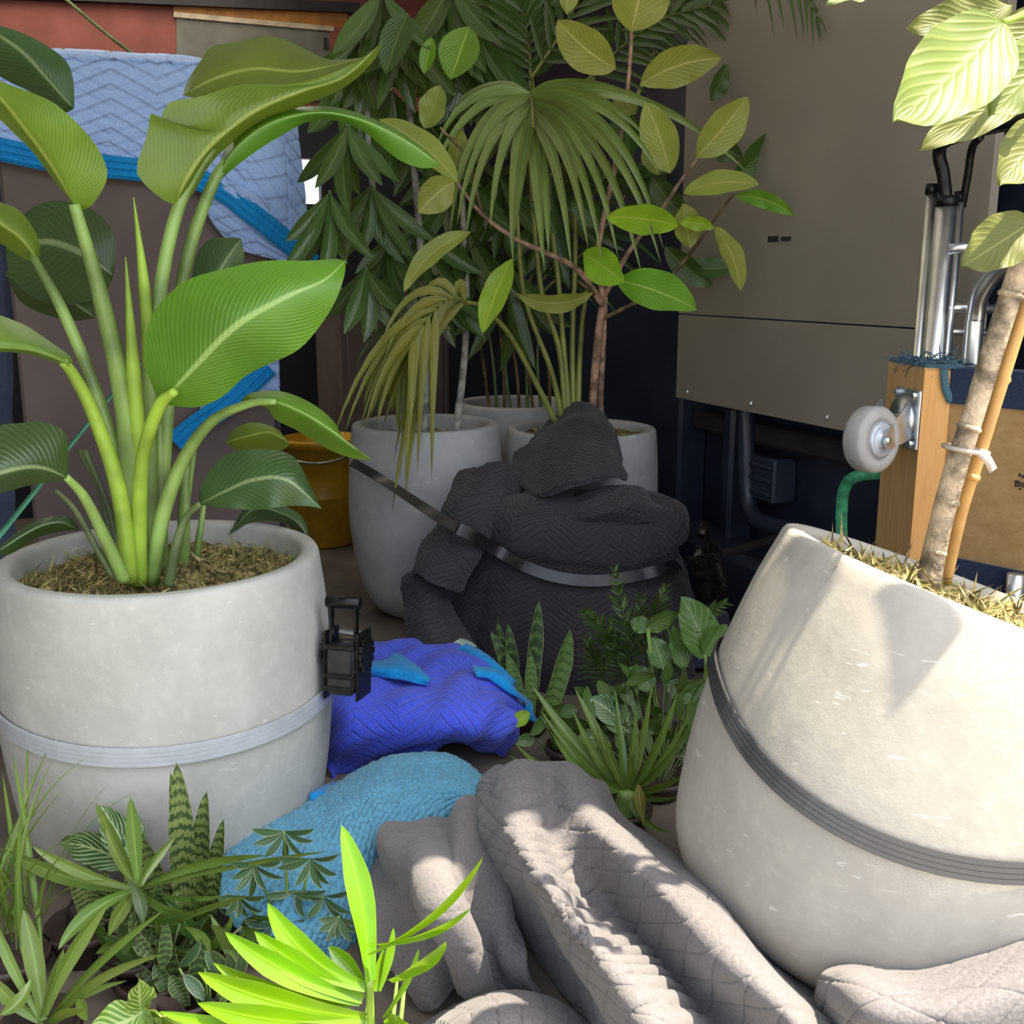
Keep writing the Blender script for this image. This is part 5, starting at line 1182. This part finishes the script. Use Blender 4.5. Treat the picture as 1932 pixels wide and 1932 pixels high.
# higher crown of the same plant, above the frame
for (x, y, z, az, L) in ((.80, 1.0, 1.30, 2.6, .20), (.88, 1.12, 1.42, 1.2, .2), (.9, .95, 1.25, .4, .2), (.75, 1.2, 1.55, 1.8, .19)):
    arch(Rg, (x, y, z), az, .2, .9, L, .10, 'fig', 'ell', 12, .2)
v = tube_vf(cr([PY(2010, 120, 1.1), np.array([.72, 1.06, 1.3]), np.array([.74, 1.06, 1.5])], 12), (.009, .005), 10); mesh('trunk', v[0], v[1], M['bark'], Rg)
for A_, B_, S_, w_ in (((.642, .995, 1.16), (.585, .958, 1.0), (.065, -.058, -.016), .11), ((.715, 1.09, 1.546), (.628, 1.053, 1.37), (.027, -.11, 0), .16)):
    leaf_grid('leaf', cr([A_, B_], 10), np.tile(np.array(S_), (10, 1)), w_, M['fig_sun2'], Rg, 'tri', .1)  # out-of-view leaves, added in these shapes to cast shadows on the tilted pot
for e_, t_ in (((.80, 1.0, 1.30), 0), ((.88, 1.12, 1.42), 0), ((.9, .95, 1.25), 0), ((.75, 1.2, 1.55), 1), ((.642, .995, 1.16), 0), ((.715, 1.09, 1.546), 1)):
    a_ = np.array([.72, 1.06, 1.3]) if t_ == 0 else np.array([.74, 1.06, 1.5])
    v = tube_vf(cr([a_, (a_ + np.array(e_)) / 2 + [0, 0, .02], np.array(e_)], 8), (.004, .0025), 8); mesh('leaf_stalk', v[0], v[1], M['petiole_lime'], Rg)

# ================================================================== small plants on the floor
def plant(name, label, px, py, z=0.0, pot=.045, ph=.05, group='small floor plants'):
    b = PZ(px, py, 0.0); r = root(name, label, 'plant', b, group)
    if pot: nursery(r, b, pot, ph)
    return r, b
def depth(p): return p[1]
# bright lime dracaena in the sun
r, b = plant('lime_dracaena', 'bright lime green strap leaved plant glowing in the sun', 705, 2090, pot=.05)
Y0 = b[1]
for bs, tip, w, bd, yt in [((698, 1850), (644, 1556), 50, .07, .05), ((690, 1862), (505, 1703), 50, -.22, .0), ((694, 1800), (912, 1616), 22, .16, -.05), ((712, 1782), (888, 1713), 22, .16, -.06), ((735, 1850), (842, 1776), 34, .14, -.08), ((680, 1890), (424, 1758), 46, -.10, -.04), ((685, 1885), (480, 1757), 48, -.10, -.02),
                      ((690, 1920), (373, 1834), 54, -.10, -.08), ((660, 1900), (402, 1816), 34, -.14, -.04), ((690, 1930), (372, 1892), 50, -.10, -.10), ((690, 1950), (300, 1908), 34, -.08, -.12), ((690, 1960), (400, 1940), 50, -.12, -.14), ((690, 1870), (620, 1785), 34, .06, .03), ((730, 1920), (812, 1938), 50, .3, -.12), ((706, 1870), (724, 1790), 24, .05, .02), ((690, 1990), (480, 1990), 60, -.2, -.16), ((715, 1870), (742, 1750), 18, .06, .02), ((722, 1920), (790, 1790), 16, .1, 0)]:
    pleaf(r, bs, tip, w, Y0, Y0 + yt, 'drac_lime', bend=bd, kind='strap', fold=.35, roll=.5, n=18)
stem(r, [(705, 2090, Y0), (702, 1990, Y0), (697, 1850, Y0)], (.006, .005, .004), 'petiole_lime', 'stem')
for x in (740, 755, 690): stem(r, [(x - 20, 2060, Y0 + .02), (x, 1930, Y0 + .03), (x + 10, 1840, Y0 + .05)], (.004, .002), 'petiole', 'stem')
# green dracaena with a raised rosette
r, b = plant('green_dracaena', 'green strap leaved rosette on a cane in front of the wide concrete pot', 262, 1850)
Y0 = b[1] - .02
for tip, w, bd, yt in [((0, 1600), 34, -.12, .05), ((60, 1596), 26, -.1, .02), ((180, 1515), 26, .0, .1), ((246, 1504), 34, .0, .1), ((200, 1560), 22, -.1, .06), ((500, 1614), 34, -.14, .04), ((360, 1722), 34, .2, -.08), ((110, 1792), 34, .2, -.1), ((205, 1765), 32, .1, -.1), ((300, 1610), 26, -.1, .05), ((620, 1606), 20, -.05, .06), ((330, 1580), 20, -.1, .06), ((420, 1690), 24, .1, -.03)]:
    pleaf(r, (262, 1678), tip, w * .82, Y0, Y0 + yt, 'drac', bend=bd, kind='strap', fold=.4, roll=.5, n=16)
stem(r, [(262, 1850, Y0 + .02), (258, 1770, Y0), (262, 1680, Y0)], (.009, .007), 'petiole', 'cane')
for tip, w, bd in [((370, 1818), 28, .2), ((300, 1795), 26, .1), ((310, 1712), 26, -.1), ((470, 1690), 24, -.1), ((420, 1840), 22, -.15), ((180, 1800), 24, .15)]:
    pleaf(r, (262, 1775), tip, w * .8, Y0 + .01, Y0 - .04, 'drac', bend=bd, kind='strap', fold=.4, roll=.5)
# spider plant bottom left
r, b = plant('spider_plant', 'grassy green plant with wide arching blades in the corner by the zebra leaves', 85, 1990)
Y0 = b[1]
for bs, tip, w, bd, yt in [((82, 1925), (44, 1715), 36, .03, .05), ((85, 1915), (205, 1702), 30, -.10, .03), ((60, 1850), (0, 1915), 26, -.2, -.04), ((90, 1930), (308, 1718), 20, -.10, .02), ((92, 1935), (306, 1800), 26, -.20, -.02), ((80, 1930), (-30, 1830), 26, -.1, 0), ((80, 1920), (120, 1790), 22, .0, .03), ((95, 1940), (160, 1905), 26, -.4, -.05), ((75, 1920), (-20, 1720), 20, -.05, .03), ((150, 1880), (165, 1925), 22, .1, -.05), ((88, 1930), (240, 1850), 22, -.2, 0), ((80, 1930), (60, 1990), 30, .2, -.06)]:
    pleaf(r, bs, tip, w, Y0, Y0 + yt, 'drac', bend=bd, kind='strap', fold=.4, roll=.5, n=16)
r, b = plant('thin_grass', 'thin bladed grassy plant against the wide concrete pot', 30, 1860)
rs = np.random.RandomState(5)
for k in range(34):
    arch(r, b + np.array([rs.randn() * .025, rs.randn() * .025, .06]), rs.rand() * 2 * PI, 1.0 + rs.rand() * .5, .6 + rs.rand() * .9, .18 + rs.rand() * .13, .008, 'grassy', 'lance', 12, .4)
# zebra calathea against the pot, and the sunlit pale one
r, b = plant('zebra_calathea', 'dark calathea with pale zebra stripes leaning on the wide pot', 200, 1760)
Y0 = b[1]
for bs, tip, w, bd in [((250, 1640), (112, 1590), 66, .16), ((255, 1640), (190, 1520), 62, .05), ((240, 1650), (262, 1540), 50, -.05), ((200, 1660), (110, 1655), 44, .1), ((250, 1700), (150, 1720), 50, .1)]:
    pleaf(r, bs, tip, w, Y0 - .02, Y0 + .02, 'calathea', bend=bd, kind='ell', fold=.3, roll=.4, n=16, wave=.004)
    stem(r, [(205, 1760, Y0), ((bs[0] + 205) / 2, (bs[1] + 1760) / 2, Y0), (*bs, Y0 - .02)], (.003, .002), 'petiole', 'stem', 10, 7)
r, b = plant('pale_calathea', 'pale striped calathea with broad leaves catching the sun', 270, 2000, pot=.05, ph=.05)
Y0 = b[1]
for bs, tip, w, bd in [((275, 1905), (165, 1945), 90, -.15), ((270, 1900), (365, 1925), 74, .12), ((265, 1910), (262, 1850), 60, .0), ((280, 1915), (240, 1990), 90, 0), ((280, 1910), (340, 1980), 80, 0)]:
    pleaf(r, bs, tip, w, Y0, Y0 - .03, 'calathea_lit', bend=bd, kind='ell', fold=.25, roll=.7, n=16, wave=.003)
    stem(r, [(270, 2000, Y0), (*bs, Y0)], (.003, .002), 'petiole', 'stem', 6, 7)
# banded snake plants
def snakes(r, Y0, L, mat):
    for bs, tip, w, bd, dy in L:
        pleaf(r, bs, tip, w, Y0 + dy, Y0 + dy + .01, mat, bend=bd, kind='snake', fold=.45, roll=.3 * (1 if bd >= 0 else -1), n=18)
r, b = plant('snake_plant', 'banded snake plant standing upright before the wide concrete pot', 365, 1800, pot=.06)
snakes(r, b[1], [((350, 1790), (333, 1438), 46, .02, .0), ((375, 1790), (390, 1492), 42, -.02, .02), ((395, 1790), (422, 1545), 34, -.03, .03), ((340, 1790), (322, 1455), 22, .02, .04), ((330, 1780), (262, 1570), 36, .03, .03)], 'snake')
r, b = plant('short_snake_plant', 'short banded snake plant hidden among the corner leaves', 165, 1800, pot=.05)
snakes(r, b[1], [((185, 1770), (140, 1630), 44, .05, 0), ((170, 1780), (200, 1640), 40, 0, .02), ((210, 1780), (240, 1680), 34, 0, .02)], 'snake')
for k, (x, y) in enumerate(((330, 1880), (360, 1900))):
    r, b = plant('small_snake_plant', ('low dark banded rosette in front of the tall snake plant', 'low dark banded rosette tucked against the silvery foliage')[k], x, y + 20, pot=.04, ph=.04)
    snakes(r, b[1], [((x, y), (x - 30 + 50 * k, y - 130), 36, .05, 0), ((x + 10, y), (x + 30, y - 110), 32, -.05, .02), ((x - 10, y), (x - 40, y - 60), 30, .1, -.02)], 'snake_dark')
# variegated small umbrella plant
r, b = plant('variegated_umbrella_plant', 'small variegated umbrella plant in front of the teal blanket', 530, 1800, pot=.05)
Y0 = b[1]
rs = np.random.RandomState(9)
for c, L in (((536, 1568), 62), ((480, 1630), 58), ((585, 1620), 62), ((560, 1680), 60), ((470, 1720), 58), ((610, 1690), 56), ((520, 1745), 60), ((450, 1690), 46), ((600, 1760), 54), ((560, 1800), 50), ((470, 1800), 56), ((640, 1730), 44)):
    y_ = Y0 + rs.randn() * .03 - .01
    st_o = stem(r, [(530, 1800, Y0), ((c[0] + 530) / 2 + 8, (c[1] + 1800) / 2, Y0), (c[0], c[1], y_)], (.003, .0018), 'petiole', 'leaf_whorl', 12, 7)
    for k in range(7):
        a_ = math.radians(-20 + 220 * k / 6 + rs.randn() * 8); l = L * (.8 + .4 * rs.rand())
        pleaf(st_o, c, (c[0] + math.cos(a_) * l, c[1] + math.sin(a_) * l * .8 + 14), 15, y_, y_ - .03 + rs.randn() * .02, 'varieg', bend=.15 * np.sign(math.cos(a_)), kind='drop', fold=.4, roll=.4, n=9, name='leaflet', m=5)
# silvery low foliage front left
r, b = plant('silver_foliage', 'low silvery striped foliage under the lime plant', 395, 1930, pot=.04, ph=.04)
Y0 = b[1]
for k in range(16):
    a_ = rs.rand() * 2 * PI; c = (395 + rs.randn() * 30, 1860 + rs.randn() * 25)
    pleaf(r, c, (c[0] + math.cos(a_) * 55, c[1] + math.sin(a_) * 45 - 20), 26, Y0 + rs.randn() * .02, Y0 + rs.randn() * .03, 'varieg', .1, 'ell', roll=.6, n=9)
    stem(r, [(395, 1930, Y0), (*c, Y0)], (.002, .0015), 'petiole', 'stem', 5, 6)

# ---- middle cluster behind the grey blanket
r, b = plant('dark_snake_plant', 'dark snake plant with pale edges beside the charcoal bundle', 985, 1380, pot=.06)
Y0 = b[1]
snakes(r, Y0, [((990, 1370), (1016, 1132), 30, .02, 0), ((1005, 1370), (1022, 1160), 22, -.02, .01), ((970, 1370), (958, 1176), 26, .03, .02), ((985, 1360), (925, 1190), 24, .08, .02), ((960, 1360), (938, 1172), 22, .04, .04)], 'snake_dark')
snakes(r, Y0, [((1020, 1370), (1075, 1187), 36, .06, -.02), ((985, 1375), (958, 1235), 28, .03, -.02), ((1000, 1360), (1000, 1230), 24, 0, -.01)], 'snake_pale')
r, b = plant('spider_grass', 'arching green spider plant between the grey blanket and the tilted pot', 1170, 1580, pot=.05, ph=.06)
Y0 = b[1]
for tip, w, bd, yt in [((1002, 1290), 34, -.05, .08), ((970, 1400), 26, -.22, 0), ((960, 1424), 24, -.15, -.03), ((1065, 1430), 28, -.2, -.06), ((1085, 1300), 30, .02, .09), ((1160, 1300), 22, .0, .08), ((1280, 1302), 30, .05, .06), ((1303, 1342), 30, .08, .03), ((1300, 1370), 30, .10, 0), ((1290, 1460), 26, .16, -.04), ((1320, 1440), 24, .14, -.02), ((1020, 1340), 26, -.1, .05),
                      ((1040, 1380), 26, -.2, .02), ((1230, 1290), 26, .02, .08), ((1120, 1350), 30, -.03, .04), ((1200, 1330), 28, .02, .05), ((1250, 1380), 26, .08, .0), ((1080, 1340), 26, -.08, .04), ((1190, 1420), 28, .05, -.02), ((1265, 1570), 26, .35, -.08), ((1100, 1450), 26, -.2, -.05), ((1285, 1500), 22, .2, -.04), ((1140, 1390), 24, -.05, .0)]:
    pleaf(r, (1180 + (tip[0] - 1160) * .10, 1492), tip, w * .74, Y0, Y0 + yt, 'drac', bend=bd, kind='lance', fold=.45, roll=.5, n=16)
pleaf(r, (1205, 1480), (1216, 1560), 22, Y0 - .02, Y0 - .05, 'palm_yellow', .05, 'lance', n=12)
stem(r, [(1170, 1580, Y0), (1180, 1490, Y0)], (.02, .016), 'petiole', 'crown', 8)
r, b = plant('striped_calathea', 'calathea with silver stripes behind the spider plant', 1160, 1480, pot=.05)
Y0 = b[1]
for bs, tip, w, bd in [((1175, 1370), (1112, 1318), 56, .15), ((1180, 1370), (1195, 1318), 50, 0), ((1170, 1420), (1180, 1340), 46, .0), ((1150, 1400), (1090, 1390), 40, .1), ((1195, 1440), (1165, 1370), 44, 0)]:
    pleaf(r, bs, tip, w, Y0, Y0 + .02, 'calathea', bend=bd, kind='ell', roll=.5, n=14)
    stem(r, [(1165, 1470, Y0), (*bs, Y0)], (.003, .002), 'petiole', 'stem', 6, 7)
r, b = plant('heart_leaf_plant', 'heart leaved green plant touching the tilted concrete pot', 1270, 1430, pot=.06)
Y0 = b[1]
for bs, tip, w, bd, mt, s0 in [((1220, 1186), (1284, 1158), 44, -.1, 'anth', (1240, 1330)), ((1224, 1188), (1188, 1172), 34, .1, 'anth', (1240, 1330)), ((1332, 1240), (1285, 1125), 80, .1, 'anth', (1325, 1330)), ((1330, 1235), (1372, 1178), 50, -.1, 'anth', (1325, 1330)), ((1332, 1285), (1372, 1218), 36, -.05, 'drac', (1332, 1340)), ((1165, 1310), (1235, 1330), 44, -.15, 'anth', (1160, 1360)),
                               ((1290, 1260), (1270, 1180), 40, 0, 'anth', (1290, 1340)), ((1250, 1260), (1230, 1200), 50, .05, 'anth', (1260, 1340)), ((1310, 1320), (1255, 1290), 50, .1, 'anth', (1300, 1350)), ((1270, 1330), (1330, 1300), 50, -.1, 'anth', (1290, 1370)), ((1230, 1300), (1185, 1260), 44, .1, 'anth', (1240, 1350))]:
    pleaf(r, bs, tip, w, Y0 - .02, Y0 + .0, mt, bend=bd, kind='heart', fold=.2, roll=.4, n=14, wave=.002)
    stem(r, [(1270, 1430, Y0), (*s0, Y0), (*bs, Y0 - .02)], (.003, .002), 'petiole', 'stem', 14, 7)
r, b = plant('parlour_palm', 'feathery dark parlour palm in front of the charcoal bundle', 1200, 1400, pot=.05)
Y0 = b[1]
for k, rc in enumerate(([(1200, 1330), (1185, 1240), (1175, 1160), (1160, 1080)], [(1205, 1330), (1220, 1240), (1235, 1170), (1255, 1110)], [(1195, 1330), (1165, 1250), (1140, 1190), (1105, 1155)], [(1215, 1330), (1260, 1230), (1310, 1170), (1365, 1140)], [(1200, 1330), (1190, 1260), (1200, 1200), (1210, 1130)], [(1195, 1340), (1150, 1290), (1120, 1250), (1110, 1210)], [(1210, 1340), (1240, 1280), (1265, 1240), (1290, 1215)], [(1200, 1340), (1175, 1280), (1160, 1240), (1150, 1200)])):
    frond(r, [(x, y, Y0 + .02 * (k % 3)) for x, y in rc], 16, 52, 'parlor', 65, .15, 6.5, 60 + k, rr=(.002, .001), start=.35, rmat='petiole_dark')
r, b = plant('pebbly_foliage', 'low dark leafy plant filling the gap under the spider blades', 1080, 1450, pot=.05, ph=.05)
Y0 = b[1]
for k in range(22):
    a_ = rs.rand() * 2 * PI; c = (1080 + rs.randn() * 50, 1390 + rs.randn() * 28)
    pleaf(r, c, (c[0] + math.cos(a_) * 48, c[1] + math.sin(a_) * 36 - 12), 28, Y0 + rs.randn() * .03, Y0 + rs.randn() * .03, 'anth', .1, 'ell', roll=.5, n=9)
    stem(r, [(1080, 1450, Y0), (*c, Y0)], (.002, .0015), 'petiole_dark', 'stem', 5, 6)
pleaf(r, (1000, 1345), (965, 1372), 30, Y0, Y0 - .03, 'fig_bright', .1, 'ell')

# extra undergrowth
r, b = plant('dark_undergrowth', 'dense dark green undergrowth behind the corner rosette', 300, 1880, pot=.05, ph=.04)
Y0 = b[1]
for k in range(44):
    c = (230 + rs.rand() * 230, 1730 + rs.rand() * 150); a_ = -PI / 2 + rs.randn() * .9; l = 60 + 50 * rs.rand()
    pleaf(r, c, (c[0] + math.cos(a_) * l, c[1] + math.sin(a_) * l), 20 + 12 * rs.rand(), Y0 + rs.randn() * .03, Y0 + rs.randn() * .03, ('drac', 'fig_dark', 'snake_dark')[k % 3], .15 * rs.randn(), 'lance', roll=.5, n=9)
    stem(r, [(300, 1880, Y0), (*c, Y0)], (.002, .0015), 'petiole_dark', 'stem', 5, 6)
r, b = plant('leafy_groundcover', 'dark mixed leaves around the heart leaved plant by the tilted pot', 1240, 1500, pot=.05, ph=.04)
Y0 = b[1]
for k in range(46):
    c = (1110 + rs.rand() * 200, 1290 + rs.rand() * 160); a_ = -PI / 2 + rs.randn() * 1.1; l = 40 + 40 * rs.rand()
    pleaf(r, c, (c[0] + math.cos(a_) * l, c[1] + math.sin(a_) * l), 16 + 14 * rs.rand(), Y0 + .06 + rs.randn() * .03, Y0 + .06 + rs.randn() * .03, ('anth', 'fig_dark', 'parlor')[k % 3], .15 * rs.randn(), 'ell', roll=.5, n=9)
    stem(r, [(1240, 1500, Y0), (*c, Y0 + .06)], (.002, .0015), 'petiole_dark', 'stem', 5, 6)
